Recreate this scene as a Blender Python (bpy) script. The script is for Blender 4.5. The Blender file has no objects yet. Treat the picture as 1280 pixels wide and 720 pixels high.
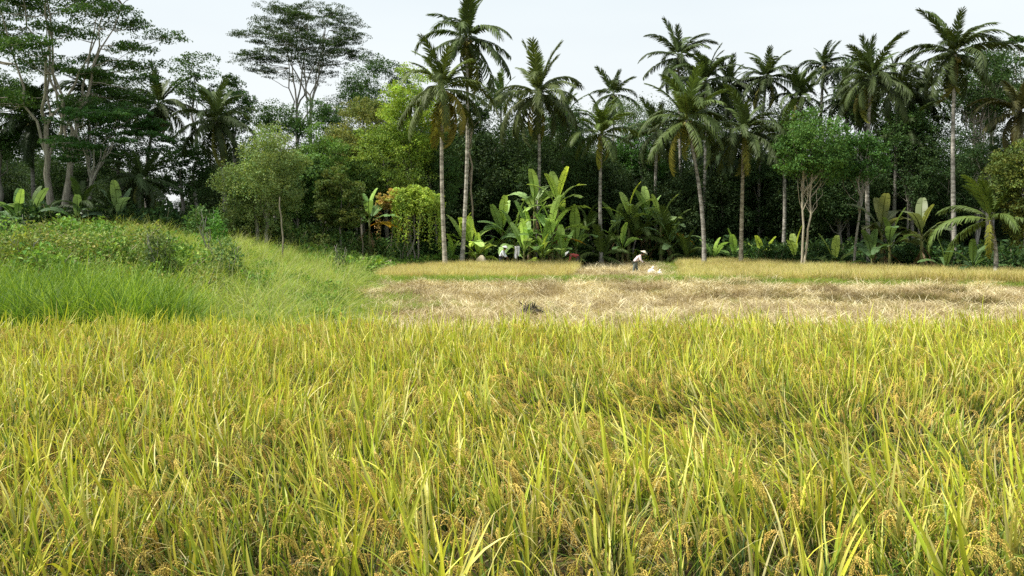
import bpy, math, random
import numpy as np
from mathutils import Vector, Matrix, Euler

PI = math.pi
R = math.radians
FPX = 995.0      # focal length in photo pixels (1280 wide)
HOR = 300.0      # horizon row
CAMZ = 2.15
rng = np.random.default_rng(7)
random.seed(7)

sc = bpy.context.scene
COL = sc.collection

def wx(px, d): return (px - 640.0) / FPX * d
def wz(py, d): return CAMZ + (HOR - py) / FPX * d
def sstep(t):
    t = np.clip(t, 0, 1); return t * t * (3 - 2 * t)

def fbm(x, y, s=1.0):
    x = np.asarray(x) * s; y = np.asarray(y) * s
    return (np.sin(x*1.3+y*.7+1.1) + np.sin(-x*.8+y*1.9+2.3)*.7 + np.sin(x*2.9+y*1.1+.4)*.4 + np.sin(x*1.7-y*3.7+5)*.35) / 2.45

def ground(x, y):
    x = np.asarray(x, float); y = np.asarray(y, float)
    xf = -4.2 - np.clip(y - 16, 0, 22) * 0.15
    h = 1.72 * sstep((xf + .8 - x) / 10.5) * sstep((y - 15.5) / 14) + .75 * sstep((y - 38) / 8) * sstep((-15 - x) / 7)
    h = h + .34 * sstep((y - 42) / 18) * sstep((x + 8) / 5)
    h = h + 0.25 * sstep((y - 58) / 10)
    h = h + 0.10 * fbm(x, y, .5) * sstep((y - 15) / 8) * sstep((xf - x + 1) / 4)
    # low earth bund between the cut field and the next terrace
    yb = 38.4 + 0 * x - 0.13 * np.clip(x - 8, 0, 60)
    h = h + 0.22 * np.exp(-((y - yb) / 1.1) ** 2) * sstep((x + 9) / 2)
    h = h + 0.03 * fbm(x, y, 1.7) * sstep((y - 18) / 4) * sstep((60 - y) / 6)
    return h

# ------------------------------------------------------------------ mesh helpers
class Acc:
    def __init__(s):
        s.v = []; s.q = []; s.t = []; s.c = []; s.n = 0; s.qm = []; s.tm = []
    def add(s, v, f, c, m=0):
        v = np.asarray(v, float).reshape(-1, 3); f = np.asarray(f, int)
        c = np.asarray(c, float)
        if c.ndim == 1: c = np.tile(c, (len(v), 1))
        s.v.append(v); s.c.append(c)
        if f.shape[1] == 4: s.q.append(f + s.n); s.qm.append(np.full(len(f), m))
        else: s.t.append(f + s.n); s.tm.append(np.full(len(f), m))
        s.n += len(v)
    def mesh(s, name, mats, smooth=False):
        me = bpy.data.meshes.new(name)
        V = np.concatenate(s.v); C = np.concatenate(s.c)
        Q = np.concatenate(s.q) if s.q else np.zeros((0, 4), int)
        T = np.concatenate(s.t) if s.t else np.zeros((0, 3), int)
        me.vertices.add(len(V)); me.vertices.foreach_set('co', V.astype(np.float32).ravel())
        nl = Q.size + T.size
        me.loops.add(nl); me.loops.foreach_set('vertex_index', np.concatenate([Q.ravel(), T.ravel()]).astype(np.int32))
        me.polygons.add(len(Q) + len(T))
        st = np.concatenate([np.arange(len(Q)) * 4, Q.size + np.arange(len(T)) * 3]).astype(np.int32)
        me.polygons.foreach_set('loop_start', st)
        mi = np.concatenate((s.qm or [np.zeros(0)]) + (s.tm or [np.zeros(0)])).astype(np.int32)
        me.polygons.foreach_set('material_index', mi)
        me.polygons.foreach_set('use_smooth', np.full(len(Q) + len(T), smooth))
        a = me.color_attributes.new('col', 'FLOAT_COLOR', 'POINT')
        a.data.foreach_set('color', np.concatenate([C, np.ones((len(C), 1))], 1).astype(np.float32).ravel())
        for m in (mats if isinstance(mats, (list, tuple)) else [mats]): me.materials.append(m)
        me.update(calc_edges=True)
        return me

def link(name, me, parent=None, loc=None, color=None, **props):
    o = bpy.data.objects.new(name, me); COL.objects.link(o)
    if parent is not None: o.parent = parent
    if loc is not None: o.location = loc
    if color is not None: o.color = (*color, 1)
    for k, v in props.items(): o[k] = v
    return o

def thing(name, label, cat, loc=(0, 0, 0), rz=0, group=None):
    o = bpy.data.objects.new(name, None); COL.objects.link(o)
    o.location = loc; o.rotation_euler = (0, 0, rz); o.empty_display_size = .2
    o['label'] = label; o['category'] = cat
    if group: o['group'] = group
    return o

def nrm(a):
    return a / np.maximum(np.linalg.norm(a, axis=-1, keepdims=True), 1e-9)

def tube(A, pts, rad, n=7, c=(1, 1, 1), m=0, cap=True):
    pts = np.asarray(pts, float); rad = np.asarray(rad, float)
    if rad.ndim == 0: rad = np.full(len(pts), float(rad))
    tg = nrm(np.gradient(pts, axis=0))
    ref = np.array([0.31, .95, .05]) if abs(tg[0] @ np.array([.31, .95, .05])) < .9 else np.array([1., 0, 0])
    u = nrm(np.cross(tg, ref)); w = np.cross(tg, u)
    a = np.arange(n) / n * 2 * PI
    V = pts[:, None] + rad[:, None, None] * (np.cos(a)[None, :, None] * u[:, None] + np.sin(a)[None, :, None] * w[:, None])
    k = len(pts); i = np.arange(k - 1)[:, None] * n; j = np.arange(n)[None]
    F = np.stack([i + j, i + (j + 1) % n, i + n + (j + 1) % n, i + n + j], -1).reshape(-1, 4)
    A.add(V.reshape(-1, 3), F, c, m)
    if cap:
        ring = V[-1]; cc = pts[-1]
        A.add(np.concatenate([ring, cc[None]]), [[x, (x + 1) % n, n] for x in range(n)], c, m)

def curve(p0, p1, sag=0.0, n=7, wob=0.0, up=0.0):
    p0 = np.array(p0, float); p1 = np.array(p1, float)
    t = np.linspace(0, 1, n)[:, None]
    p = p0 + (p1 - p0) * t
    p[:, 2] += (np.sin(t[:, 0] * PI)) * sag
    L = np.linalg.norm(p1 - p0)
    if wob:
        for ax in (0, 1, 2):
            p[1:-1, ax] += rng.normal(0, wob * L, n - 2)
    return p

def blade(A, p, az, L, W, elev, bend, n=5, c0=(1, 1, 1), c1=(1, 1, 1), side=0.0, fold=0.12, m=0):
    """a grass leaf: ribbon with a shallow V fold, bending towards the ground"""
    t = np.linspace(0, 1, n + 1)
    e = elev - bend * t ** 1.5
    a = az + side * t
    d = np.stack([np.cos(e) * np.cos(a), np.cos(e) * np.sin(a), np.sin(e)], 1)
    P = np.zeros((n + 1, 3)); P[0] = p
    P[1:] = np.asarray(p) + np.cumsum((d[:-1] + d[1:]) / 2 * L / n, 0)
    tw = rng.uniform(-1, 1)
    sd = np.stack([-np.sin(a + tw), np.cos(a + tw), np.zeros(n + 1)], 1)
    w = W * np.minimum(1, (0.35 + 2.2 * t)) * np.clip(1 - t, 0, 1) ** .75 * .5
    up = nrm(np.cross(d, sd))
    Lf = P - sd * w[:, None] + up * (w * fold * 2)[:, None]; Rt = P + sd * w[:, None] + up * (w * fold * 2)[:, None]
    V = np.stack([Lf, P, Rt], 1).reshape(-1, 3)
    i = np.arange(n)[:, None] * 3
    F = np.concatenate([np.stack([i, i + 1, i + 4, i + 3], -1).reshape(-1, 4), np.stack([i + 1, i + 2, i + 5, i + 4], -1).reshape(-1, 4)])
    c0 = np.asarray(c0); c1 = np.asarray(c1)
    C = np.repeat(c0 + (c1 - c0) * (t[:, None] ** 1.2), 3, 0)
    A.add(V, F, C, m)

def leaves(A, cen, L, W, out=None, outw=.6, droop=.3, cvar=.25, tint=None, m=0, flat=.5):
    """many small rhombic leaves at once"""
    n = len(cen)
    if n == 0: return
    u = rng.normal(0, 1, (n, 3))
    if out is not None: u = nrm(u) + out * outw
    u[:, 2] -= droop
    u = nrm(u)
    nn = rng.normal(0, 1, (n, 3)); nn = nrm(nn) * (1 - flat); nn[:, 2] += flat
    w = nrm(np.cross(u, nn)); nn = np.cross(w, u)
    l = (L * rng.uniform(.6, 1.3, n))[:, None]; ww = (W * rng.uniform(.7, 1.2, n))[:, None]
    b = cen - u * l * .5
    V = np.stack([b, b + u * l * .5 + w * ww * .5 + nn * ww * .2, b + u * l, b + u * l * .5 - w * ww * .5 + nn * ww * .2], 1)
    F = np.arange(n * 4).reshape(-1, 4)
    br = rng.uniform(1 - cvar, 1 + cvar, n)[:, None] * np.ones((1, 3))
    yel = rng.uniform(0, 1, n)
    br[:, 0] *= 1 + cvar * (yel - .5) * 1.2
    br[:, 2] *= 1 - cvar * (yel - .5)
    if tint is not None: br = br * tint
    A.add(V.reshape(-1, 3), F, np.repeat(br, 4, 0), m)

def sph(n, r=1.0, shell=0.0):
    v = nrm(rng.normal(0, 1, (n, 3)))
    return v * (r * rng.uniform(shell, 1, n) ** (1 / 3.))[:, None]

# ------------------------------------------------------------------ materials
def newmat(name):
    m = bpy.data.materials.new(name); m.use_nodes = True
    nt = m.node_tree; nt.nodes.clear()
    return m, nt, nt.nodes, nt.links

def leafmat(name, transl=.35, rough=.55, spec=.25, objcolor=True, var=.3, ncol=None, nscale=.6, nmix=.35, hue=0.0):
    m, nt, N, Lk = newmat(name)
    out = N.new('ShaderNodeOutputMaterial')
    at = N.new('ShaderNodeAttribute'); at.attribute_name = 'col'
    oi = N.new('ShaderNodeObjectInfo')
    cur = at.outputs['Color']
    def mul(a, b):
        x = N.new('ShaderNodeMix'); x.data_type = 'RGBA'; x.blend_type = 'MULTIPLY'; x.inputs['Factor'].default_value = 1
        Lk.new(a, x.inputs['A'])
        if hasattr(b, 'links'): Lk.new(b, x.inputs['B'])
        else: x.inputs['B'].default_value = b
        return x.outputs['Result']
    if objcolor: cur = mul(cur, oi.outputs['Color'])
    # random brightness for each plant, slow noise over the place
    mr = N.new('ShaderNodeMapRange'); mr.inputs['To Min'].default_value = 1 - var / 2; mr.inputs['To Max'].default_value = 1 + var / 2
    Lk.new(oi.outputs['Random'], mr.inputs['Value'])
    cur = mul(cur, mr.outputs['Result'])
    geo = N.new('ShaderNodeNewGeometry')
    nz = N.new('ShaderNodeTexNoise'); nz.inputs['Scale'].default_value = nscale; nz.inputs['Detail'].default_value = 3
    Lk.new(geo.outputs['Position'], nz.inputs['Vector'])
    if ncol is not None:
        mp = N.new('ShaderNodeMapRange'); mp.inputs['From Min'].default_value = .42; mp.inputs['From Max'].default_value = .62
        mp.inputs['To Max'].default_value = nmix
        Lk.new(nz.outputs['Fac'], mp.inputs['Value'])
        x = N.new('ShaderNodeMix'); x.data_type = 'RGBA'; x.blend_type = 'MULTIPLY'
        Lk.new(mp.outputs['Result'], x.inputs['Factor']); Lk.new(cur, x.inputs['A']); x.inputs['B'].default_value = (*ncol, 1)
        cur = x.outputs['Result']
    p = N.new('ShaderNodeBsdfPrincipled'); p.inputs['Roughness'].default_value = rough
    p.inputs['Specular IOR Level'].default_value = spec
    Lk.new(cur, p.inputs['Base Color'])
    tr = N.new('ShaderNodeBsdfTranslucent')
    tc = mul(cur, (1.15, 1.1, .55, 1)); Lk.new(tc, tr.inputs['Color'])
    mx = N.new('ShaderNodeMixShader'); mx.inputs[0].default_value = transl
    Lk.new(p.outputs[0], mx.inputs[1]); Lk.new(tr.outputs[0], mx.inputs[2]); Lk.new(mx.outputs[0], out.inputs[0])
    return m

def solidmat(name, col, rough=.8, col2=None, scale=8, bump=0.0, detail=5, stretch=(1, 1, 1), coord='Object', spec=.2, objcolor=False):
    m, nt, N, Lk = newmat(name)
    out = N.new('ShaderNodeOutputMaterial'); p = N.new('ShaderNodeBsdfPrincipled')
    p.inputs['Roughness'].default_value = rough; p.inputs['Specular IOR Level'].default_value = spec
    tc = N.new('ShaderNodeTexCoord'); mp = N.new('ShaderNodeMapping'); mp.inputs['Scale'].default_value = stretch
    Lk.new(tc.outputs[coord], mp.inputs[0])
    nz = N.new('ShaderNodeTexNoise'); nz.inputs['Scale'].default_value = scale; nz.inputs['Detail'].default_value = detail
    Lk.new(mp.outputs[0], nz.inputs['Vector'])
    r = N.new('ShaderNodeValToRGB'); r.color_ramp.elements[0].position = .35; r.color_ramp.elements[1].position = .68
    r.color_ramp.elements[0].color = (*col, 1); r.color_ramp.elements[1].color = (*(col2 or col), 1)
    Lk.new(nz.outputs['Fac'], r.inputs[0]); cur = r.outputs[0]
    if objcolor:
        oi = N.new('ShaderNodeObjectInfo')
        x = N.new('ShaderNodeMix'); x.data_type = 'RGBA'; x.blend_type = 'MULTIPLY'; x.inputs['Factor'].default_value = 1
        Lk.new(cur, x.inputs['A']); Lk.new(oi.outputs['Color'], x.inputs['B']); cur = x.outputs['Result']
    Lk.new(cur, p.inputs['Base Color'])
    if bump:
        b = N.new('ShaderNodeBump'); b.inputs['Strength'].default_value = bump; b.inputs['Distance'].default_value = .05
        Lk.new(nz.outputs['Fac'], b.inputs['Height']); Lk.new(b.outputs[0], p.inputs['Normal'])
    Lk.new(p.outputs[0], out.inputs[0])
    return m

M = {}
M['rice'] = leafmat('rice_leaf', .32, .45, .3, True, .55, ncol=(.80, .82, .6), nscale=.7, nmix=.75)
M['grain'] = leafmat('rice_grain', .12, .6, .25, True, .3)
M['fargrass'] = leafmat('dry_rice', .35, .65, .2, True, .35, ncol=(.78, .70, .66), nscale=.35, nmix=.6)
M['straw'] = leafmat('cut_straw', .2, .7, .15, True, .4, ncol=(.50, .44, .38), nscale=.45, nmix=.9)
M['grass'] = leafmat('green_grass', .4, .5, .25, True, .4, ncol=(.8, .86, .8), nscale=.5, nmix=.6)
M['leaf'] = leafmat('tree_leaf', .28, .6, .15, True, .2, ncol=(.68, .78, .75), nscale=.45, nmix=.7)
M['palm'] = leafmat('palm_leaf', .22, .55, .2, True, .25)
M['banana'] = leafmat('banana_leaf', .4, .45, .3, True, .25)
M['bark'] = solidmat('bark', (.20, .18, .15), .9, (.38, .36, .31), 3, .5, stretch=(4, 4, .8), objcolor=True)
M['palmbark'] = solidmat('palm_bark', (.13, .12, .10), .9, (.40, .38, .34), 4, .6, stretch=(.7, .7, 1.6), objcolor=True)
M['husk'] = solidmat('coconut_husk', (.16, .13, .05), .6, (.25, .26, .06), 6)
M['stem'] = solidmat('banana_stem', (.10, .08, .04), .7, (.20, .24, .08), 3, .3, stretch=(4, 4, .6))

# ------------------------------------------------------------------ instancer (for stuff only)
def scatter(name, protos, P, rot, scl, idx, kind='stuff', color=(1, 1, 1), **props):
    pc = bpy.data.collections.new(name + '_plants')
    for i, (me) in enumerate(protos):
        o = bpy.data.objects.new('%s_plant_%02d' % (name, i), me); pc.objects.link(o); o.color = (*color, 1)
    n = len(P)
    me = bpy.data.meshes.new(name)
    me.vertices.add(n); me.vertices.foreach_set('co', np.asarray(P, np.float32).ravel())
    a = me.attributes.new('rot', 'FLOAT_VECTOR', 'POINT'); a.data.foreach_set('vector', np.asarray(rot, np.float32).ravel())
    a = me.attributes.new('scl', 'FLOAT', 'POINT'); a.data.foreach_set('value', np.asarray(scl, np.float32))
    a = me.attributes.new('idx', 'INT', 'POINT'); a.data.foreach_set('value', np.asarray(idx, np.int32))
    o = link(name, me, color=color, kind=kind, **props)
    ng = bpy.data.node_groups.new(name + '_scatter', 'GeometryNodeTree')
    ng.interface.new_socket('Geometry', in_out='INPUT', socket_type='NodeSocketGeometry')
    ng.interface.new_socket('Geometry', in_out='OUTPUT', socket_type='NodeSocketGeometry')
    N = ng.nodes; L = ng.links
    gi = N.new('NodeGroupInput'); go = N.new('NodeGroupOutput')
    ci = N.new('GeometryNodeCollectionInfo'); ci.inputs['Collection'].default_value = pc
    ci.inputs['Separate Children'].default_value = True; ci.inputs['Reset Children'].default_value = True
    ip = N.new('GeometryNodeInstanceOnPoints'); ip.inputs['Pick Instance'].default_value = True
    def na(nm, ty):
        x = N.new('GeometryNodeInputNamedAttribute'); x.data_type = ty; x.inputs['Name'].default_value = nm; return x.outputs['Attribute']
    L.new(gi.outputs[0], ip.inputs['Points']); L.new(ci.outputs[0], ip.inputs['Instance'])
    L.new(na('idx', 'INT'), ip.inputs['Instance Index']); L.new(na('rot', 'FLOAT_VECTOR'), ip.inputs['Rotation']); L.new(na('scl', 'FLOAT'), ip.inputs['Scale'])
    L.new(ip.outputs[0], go.inputs[0])
    md = o.modifiers.new('scatter', 'NODES'); md.node_group = ng
    return o

def rots(rz, tilt, taz):
    out = np.zeros((len(rz), 3))
    for i in range(len(rz)):
        ax = Vector((-math.sin(taz[i]), math.cos(taz[i]), 0))
        m = Matrix.Rotation(tilt[i], 3, ax) @ Matrix.Rotation(rz[i], 3, 'Z')
        out[i] = m.to_euler()[:]
    return out

def inpoly(x, y, poly):
    r = np.zeros(len(x), bool); n = len(poly); j = n - 1
    for i in range(n):
        xi, yi = poly[i]; xj, yj = poly[j]
        c = ((yi > y) != (yj > y)) & (x < (xj - xi) * (y - yi) / ((yj - yi) or 1e-9) + xi)
        r ^= c; j = i
    return r

def polyfill(poly, dens, jit=1.0):
    p = np.array(poly); x0, y0 = p.min(0); x1, y1 = p.max(0)
    n = int((x1 - x0) * (y1 - y0) * dens)
    x = rng.uniform(x0, x1, n); y = rng.uniform(y0, y1, n)
    k = inpoly(x, y, poly)
    return x[k], y[k]

def gridfill(poly, step, jit):
    p = np.array(poly); x0, y0 = p.min(0); x1, y1 = p.max(0)
    X, Y = np.meshgrid(np.arange(x0, x1, step), np.arange(y0, y1, step))
    X = X.ravel() + rng.uniform(-jit, jit, X.size); Y = Y.ravel() + rng.uniform(-jit, jit, Y.size)
    k = inpoly(X, Y, poly)
    return X[k], Y[k]

# ------------------------------------------------------------------ world, sun, camera
SUN_EL, SUN_AZ = R(56), R(-98)   # azimuth of the sun measured from +Y towards +X
w = bpy.data.worlds.new('World'); sc.world = w; w.use_nodes = True
N = w.node_tree.nodes; Lk = w.node_tree.links; N.clear()
sky = N.new('ShaderNodeTexSky'); sky.sky_type = 'NISHITA'; sky.sun_disc = False
sky.sun_elevation = SUN_EL; sky.sun_rotation = SUN_AZ; sky.air_density = 1.0; sky.dust_density = 2.5
tc = N.new('ShaderNodeTexCoord')
sx = N.new('ShaderNodeSeparateXYZ'); Lk.new(tc.outputs['Generated'], sx.inputs[0])
mpn = N.new('ShaderNodeMapping'); mpn.inputs['Scale'].default_value = (1, 1, 4); Lk.new(tc.outputs['Generated'], mpn.inputs[0])
nz = N.new('ShaderNodeTexNoise'); nz.inputs['Scale'].default_value = 1.6; nz.inputs['Detail'].default_value = 5; nz.inputs['Roughness'].default_value = .5
Lk.new(mpn.outputs[0], nz.inputs['Vector'])
cr = N.new('ShaderNodeValToRGB'); cr.color_ramp.elements[0].position = 0.0; cr.color_ramp.elements[1].position = .38
cr.color_ramp.elements[0].color = (6.7, 6.8, 6.7, 1); cr.color_ramp.elements[1].color = (5.7, 6.35, 6.65, 1)
Lk.new(sx.outputs['Z'], cr.inputs[0])
mr = N.new('ShaderNodeMapRange'); mr.inputs['From Min'].default_value = .3; mr.inputs['From Max'].default_value = .7
mr.inputs['To Min'].default_value = .86; mr.inputs['To Max'].default_value = 1.0
Lk.new(nz.outputs['Fac'], mr.inputs['Value'])
mx = N.new('ShaderNodeMix'); mx.data_type = 'RGBA'; Lk.new(mr.outputs[0], mx.inputs['Factor'])
Lk.new(sky.outputs[0], mx.inputs['A']); Lk.new(cr.outputs[0], mx.inputs['B'])
bg = N.new('ShaderNodeBackground'); bg.inputs['Strength'].default_value = .1
Lk.new(mx.outputs['Result'], bg.inputs[0]); wo = N.new('ShaderNodeOutputWorld'); Lk.new(bg.outputs[0], wo.inputs[0])

sl = bpy.data.lights.new('sun', 'SUN'); sl.energy = 5.0; sl.angle = R(5); sl.color = (1, .95, .84)
so = bpy.data.objects.new('sun', sl); COL.objects.link(so)
sd = Vector((math.cos(SUN_EL) * math.sin(SUN_AZ), math.cos(SUN_EL) * math.cos(SUN_AZ), math.sin(SUN_EL)))
so.rotation_euler = sd.to_track_quat('Z', 'Y').to_euler(); so.location = (0, 0, 40)

cam = bpy.data.cameras.new('camera'); co = bpy.data.objects.new('camera', cam); COL.objects.link(co)
cam.sensor_width = 36; cam.lens = 36 * FPX / 1280; cam.shift_y = -(360 - HOR) / 1280
cam.clip_start = .05; cam.clip_end = 3000
co.location = (0, 0, CAMZ); co.rotation_euler = (R(90), 0, 0); sc.camera = co
cam.dof.use_dof = False; cam.dof.focus_distance = 6.0; cam.dof.aperture_fstop = 14.0

sc.view_settings.view_transform = 'Standard'; sc.view_settings.look = 'None'; sc.view_settings.gamma = 1
sc.view_settings.exposure = 0.60
sc.render.engine = 'CYCLES'
cy = sc.cycles
cy.max_bounces = 5; cy.diffuse_bounces = 3; cy.glossy_bounces = 1; cy.transmission_bounces = 3; cy.transparent_max_bounces = 4
cy.use_denoising = False; cy.caustics_reflective = False; cy.caustics_refractive = False
cy.use_adaptive_sampling = True; cy.adaptive_threshold = .012
cy.sample_clamp_indirect = 4

# ------------------------------------------------------------------ ground sheet
def make_ground():
    xs = np.unique(np.concatenate([np.linspace(-900, -60, 15), np.linspace(-60, 60, 241), np.linspace(60, 900, 15)]))
    ys = np.unique(np.concatenate([np.linspace(-200, -6, 8), np.linspace(-6, 14, 21), np.linspace(14, 64, 151), np.linspace(64, 110, 24), np.linspace(110, 1600, 16)]))
    X, Y = np.meshgrid(xs, ys); Z = ground(X, Y)
    A = Acc(); nx = len(xs); i = np.arange(len(ys) - 1)[:, None] * nx; j = np.arange(nx - 1)[None]
    F = np.stack([i + j, i + j + 1, i + nx + j + 1, i + nx + j], -1).reshape(-1, 4)
    # what covers the soil: r = cut straw, g = short green grass, b = forest litter
    x, y = X.ravel(), Y.ravel()
    n = fbm(x, y, 1.1) * .6
    xf = -4.2 - np.clip(y - 16, 0, 22) * 0.15
    straw = sstep((y - 16 - n) / 1.5) * sstep((x - xf - n + 1.5) / 1.2)
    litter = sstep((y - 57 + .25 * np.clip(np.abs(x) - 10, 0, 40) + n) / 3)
    green = sstep((xf - x + 1 + n) / 1.5) * sstep((y - 13) / 2)
    C = np.stack([straw, green, litter], 1)
    A.add(np.stack([x, y, Z.ravel()], 1), F, C)
    m, nt, N, L = newmat('field_soil')
    out = N.new('ShaderNodeOutputMaterial'); p = N.new('ShaderNodeBsdfPrincipled'); p.inputs['Roughness'].default_value = .95; p.inputs['Specular IOR Level'].default_value = .1
    at = N.new('ShaderNodeAttribute'); at.attribute_name = 'col'; sp = N.new('ShaderNodeSeparateColor'); L.new(at.outputs['Color'], sp.inputs[0])
    tc = N.new('ShaderNodeTexCoord')
    def noise(s, d=6, st=(1, 1, 1)):
        mp = N.new('ShaderNodeMapping'); mp.inputs['Scale'].default_value = st; L.new(tc.outputs['Object'], mp.inputs[0])
        z = N.new('ShaderNodeTexNoise'); z.inputs['Scale'].default_value = s; z.inputs['Detail'].default_value = d; L.new(mp.outputs[0], z.inputs['Vector']); return z.outputs['Fac']
    def ramp(f, a, b, lo=.38, hi=.64):
        r = N.new('ShaderNodeValToRGB'); r.color_ramp.elements[0].position = lo; r.color_ramp.elements[1].position = hi
        r.color_ramp.elements[0].color = (*a, 1); r.color_ramp.elements[1].color = (*b, 1); L.new(f, r.inputs[0]); return r.outputs[0]
    soil = ramp(noise(6), (.05, .035, .02), (.12, .09, .05))
    straw = ramp(noise(7, 8, (.6, 2.2, 1)), (.16, .12, .07), (.42, .35, .22))
    green = ramp(noise(5), (.08, .13, .025), (.17, .27, .05))
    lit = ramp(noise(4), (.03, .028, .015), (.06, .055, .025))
    cur = soil
    for o_, c_ in ((0, straw), (1, green), (2, lit)):
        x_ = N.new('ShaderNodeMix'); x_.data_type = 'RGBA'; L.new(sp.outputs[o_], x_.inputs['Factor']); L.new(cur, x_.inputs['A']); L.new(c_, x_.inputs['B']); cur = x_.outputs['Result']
    L.new(cur, p.inputs['Base Color'])
    b = N.new('ShaderNodeBump'); b.inputs['Strength'].default_value = .8; b.inputs['Distance'].default_value = .06; L.new(noise(14, 6, (.7, 1.6, 1)), b.inputs['Height']); L.new(b.outputs[0], p.inputs['Normal'])
    L.new(p.outputs[0], out.inputs[0])
    link('ground', A.mesh('ground', m, True), kind='structure')
make_ground()

# ------------------------------------------------------------------ rice, near field
def mixc(a, b, t): return np.array(a) * (1 - t) + np.array(b) * t
YG = (.92, .80, .11); LIME = (.58, .69, .065); GREEN = (.065, .15, .022); STRAW = (.90, .78, .42); DK = (.022, .055, .018); GOLD = (.62, .43, .12)  # DK paints the shade deep in the crop into stems and leaf bases

def panicle(A, p, az, L, ripe=1.0):
    """arching rice ear: rachis, hanging branchlets, every grain a small pointed body"""
    n = 9; t = np.linspace(0, 1, n)
    e = R(74) - R(158 + rng.uniform(-30, 10)) * np.minimum(1, t * 1.35) ** .9
    d = np.stack([np.cos(e) * np.cos(az), np.cos(e) * np.sin(az), np.sin(e)], 1)
    P = np.array(p) + np.concatenate([np.zeros((1, 3)), np.cumsum(d[:-1] * L / (n - 1), 0)])
    g = mixc(GOLD, (.55, .48, .08), rng.uniform(0, .6)) * rng.uniform(.75, 1.15)
    tube(A, P, np.linspace(.0016, .0006, n), 3, g * .8, 1, False)
    cen = []; dr = []
    for k in range(13):
        s = .26 + .74 * k / 13
        i = s * (n - 1); i0 = int(i); q = P[i0] + (P[min(i0 + 1, n - 1)] - P[i0]) * (i - i0)
        bl = L * (.30 - .08 * s) * rng.uniform(.8, 1.15); a2 = az + rng.uniform(-.5, .5)
        m_ = max(5, int(bl / .0062))
        tt = np.linspace(0, 1, m_)
        ee = np.minimum(e[min(i0, n - 1)], R(25)) * (1 - tt) - R(82) * tt ** .5
        dd = np.stack([np.cos(ee) * np.cos(a2), np.cos(ee) * np.sin(a2), np.sin(ee)], 1)
        B = q + np.cumsum(dd * bl / m_, 0)
        cen.append(B + rng.normal(0, .0018, B.shape)); dr.append(dd)
    C = np.concatenate(cen); D = nrm(np.concatenate(dr) + rng.normal(0, .22, (len(C), 3)))
    u = nrm(np.cross(D, rng.normal(0, 1, D.shape))); w_ = np.cross(D, u)
    l = .0060; r = .0025
    V = np.stack([C - D * l, C + u * r, C + w_ * r, C - u * r, C - w_ * r, C + D * l], 1)
    base = np.arange(len(C))[:, None, None] * 6
    f = np.array([[0, 2, 1], [0, 3, 2], [0, 4, 3], [0, 1, 4], [5, 1, 2], [5, 2, 3], [5, 3, 4], [5, 4, 1]])[None]
    cc = g * rng.uniform(.7, 1.35, (len(C), 1))
    A.add(V.reshape(-1, 3), (base + f).reshape(-1, 3), np.repeat(cc, 6, 0), 1)

def rice_tuft(H=.80, nt=13, greeny=0.0, pan=.7):
    A = Acc()
    for k in range(nt):
        az = rng.uniform(0, 2 * PI); r0 = rng.uniform(0, .05)
        b = np.array([r0 * math.cos(az), r0 * math.sin(az), 0])
        ln = R(rng.uniform(2, 16)); h = H * rng.uniform(.72, 1.0)
        n = 5; t = np.linspace(0, 1, n)
        P = b + np.stack([np.cos(az) * np.sin(ln) * h * t ** 1.4, np.sin(az) * np.sin(ln) * h * t ** 1.4, np.cos(ln) * h * .86 * t], 1)
        sc_ = mixc(DK, (.26, .26, .05), rng.uniform(.0, .7))
        tube(A, P, np.linspace(.0034, .0016, n), 4, sc_, 0, False)
        # lower leaves, green to straw, darkened to paint in canopy shade, long and arching
        for q in range(3):
            s = rng.uniform(.15, .7); pp = b + (P[-1] - b) * s
            a2 = az + rng.uniform(-1.6, 1.6)
            dead = rng.random() < .30
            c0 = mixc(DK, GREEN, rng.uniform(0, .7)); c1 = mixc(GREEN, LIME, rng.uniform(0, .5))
            if dead: c0 = mixc((.16, .11, .05), STRAW, rng.uniform(0, .35)); c1 = mixc(c0, STRAW, rng.uniform(.1, .7))
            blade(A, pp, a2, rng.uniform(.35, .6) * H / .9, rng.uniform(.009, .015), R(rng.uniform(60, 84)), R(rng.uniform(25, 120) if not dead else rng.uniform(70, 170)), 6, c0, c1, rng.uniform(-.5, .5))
        # flag leaf, erect
        solo = rng.random() < .78
        k_ = rng.random()
        c1 = mixc(YG, LIME, rng.uniform(0, 1)) if k_ < .62 else (mixc(YG, STRAW, rng.uniform(.3, 1)) if k_ < .92 else mixc(LIME, GREEN, .5))
        c1 = mixc(c1, LIME, greeny)
        c0 = mixc(GREEN, c1, rng.uniform(.05, .45))
        pp = P[-2] + (P[-1] - P[-2]) * rng.uniform(-.4, .7)
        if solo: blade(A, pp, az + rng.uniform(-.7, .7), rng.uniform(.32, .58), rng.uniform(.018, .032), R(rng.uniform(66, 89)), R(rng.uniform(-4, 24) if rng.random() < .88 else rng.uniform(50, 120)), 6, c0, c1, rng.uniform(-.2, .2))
        if rng.random() < .6:
            pp = b + (P[-1] - b) * rng.uniform(.62, .85)
            c2 = mixc(c1, STRAW, rng.uniform(0, .7)) if rng.random() < .5 else mixc(c1, GREEN, rng.uniform(0, .6))
            blade(A, pp, az + rng.uniform(-2.5, 2.5), rng.uniform(.30, .50), rng.uniform(.015, .024), R(rng.uniform(55, 82)), R(rng.uniform(0, 60)), 6, mixc(GREEN, c2, .6), c2, rng.uniform(-.3, .3))
        if rng.random() < pan:
            panicle(A, P[-1] + (P[-1] - P[-2]) * .25 if rng.random() < .4 else P[-2] + (P[-1] - P[-2]) * .3, az + rng.uniform(-.6, .6), rng.uniform(.24, .34))
    return A.mesh('rice_tuft', [M['rice'], M['grain']])

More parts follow.
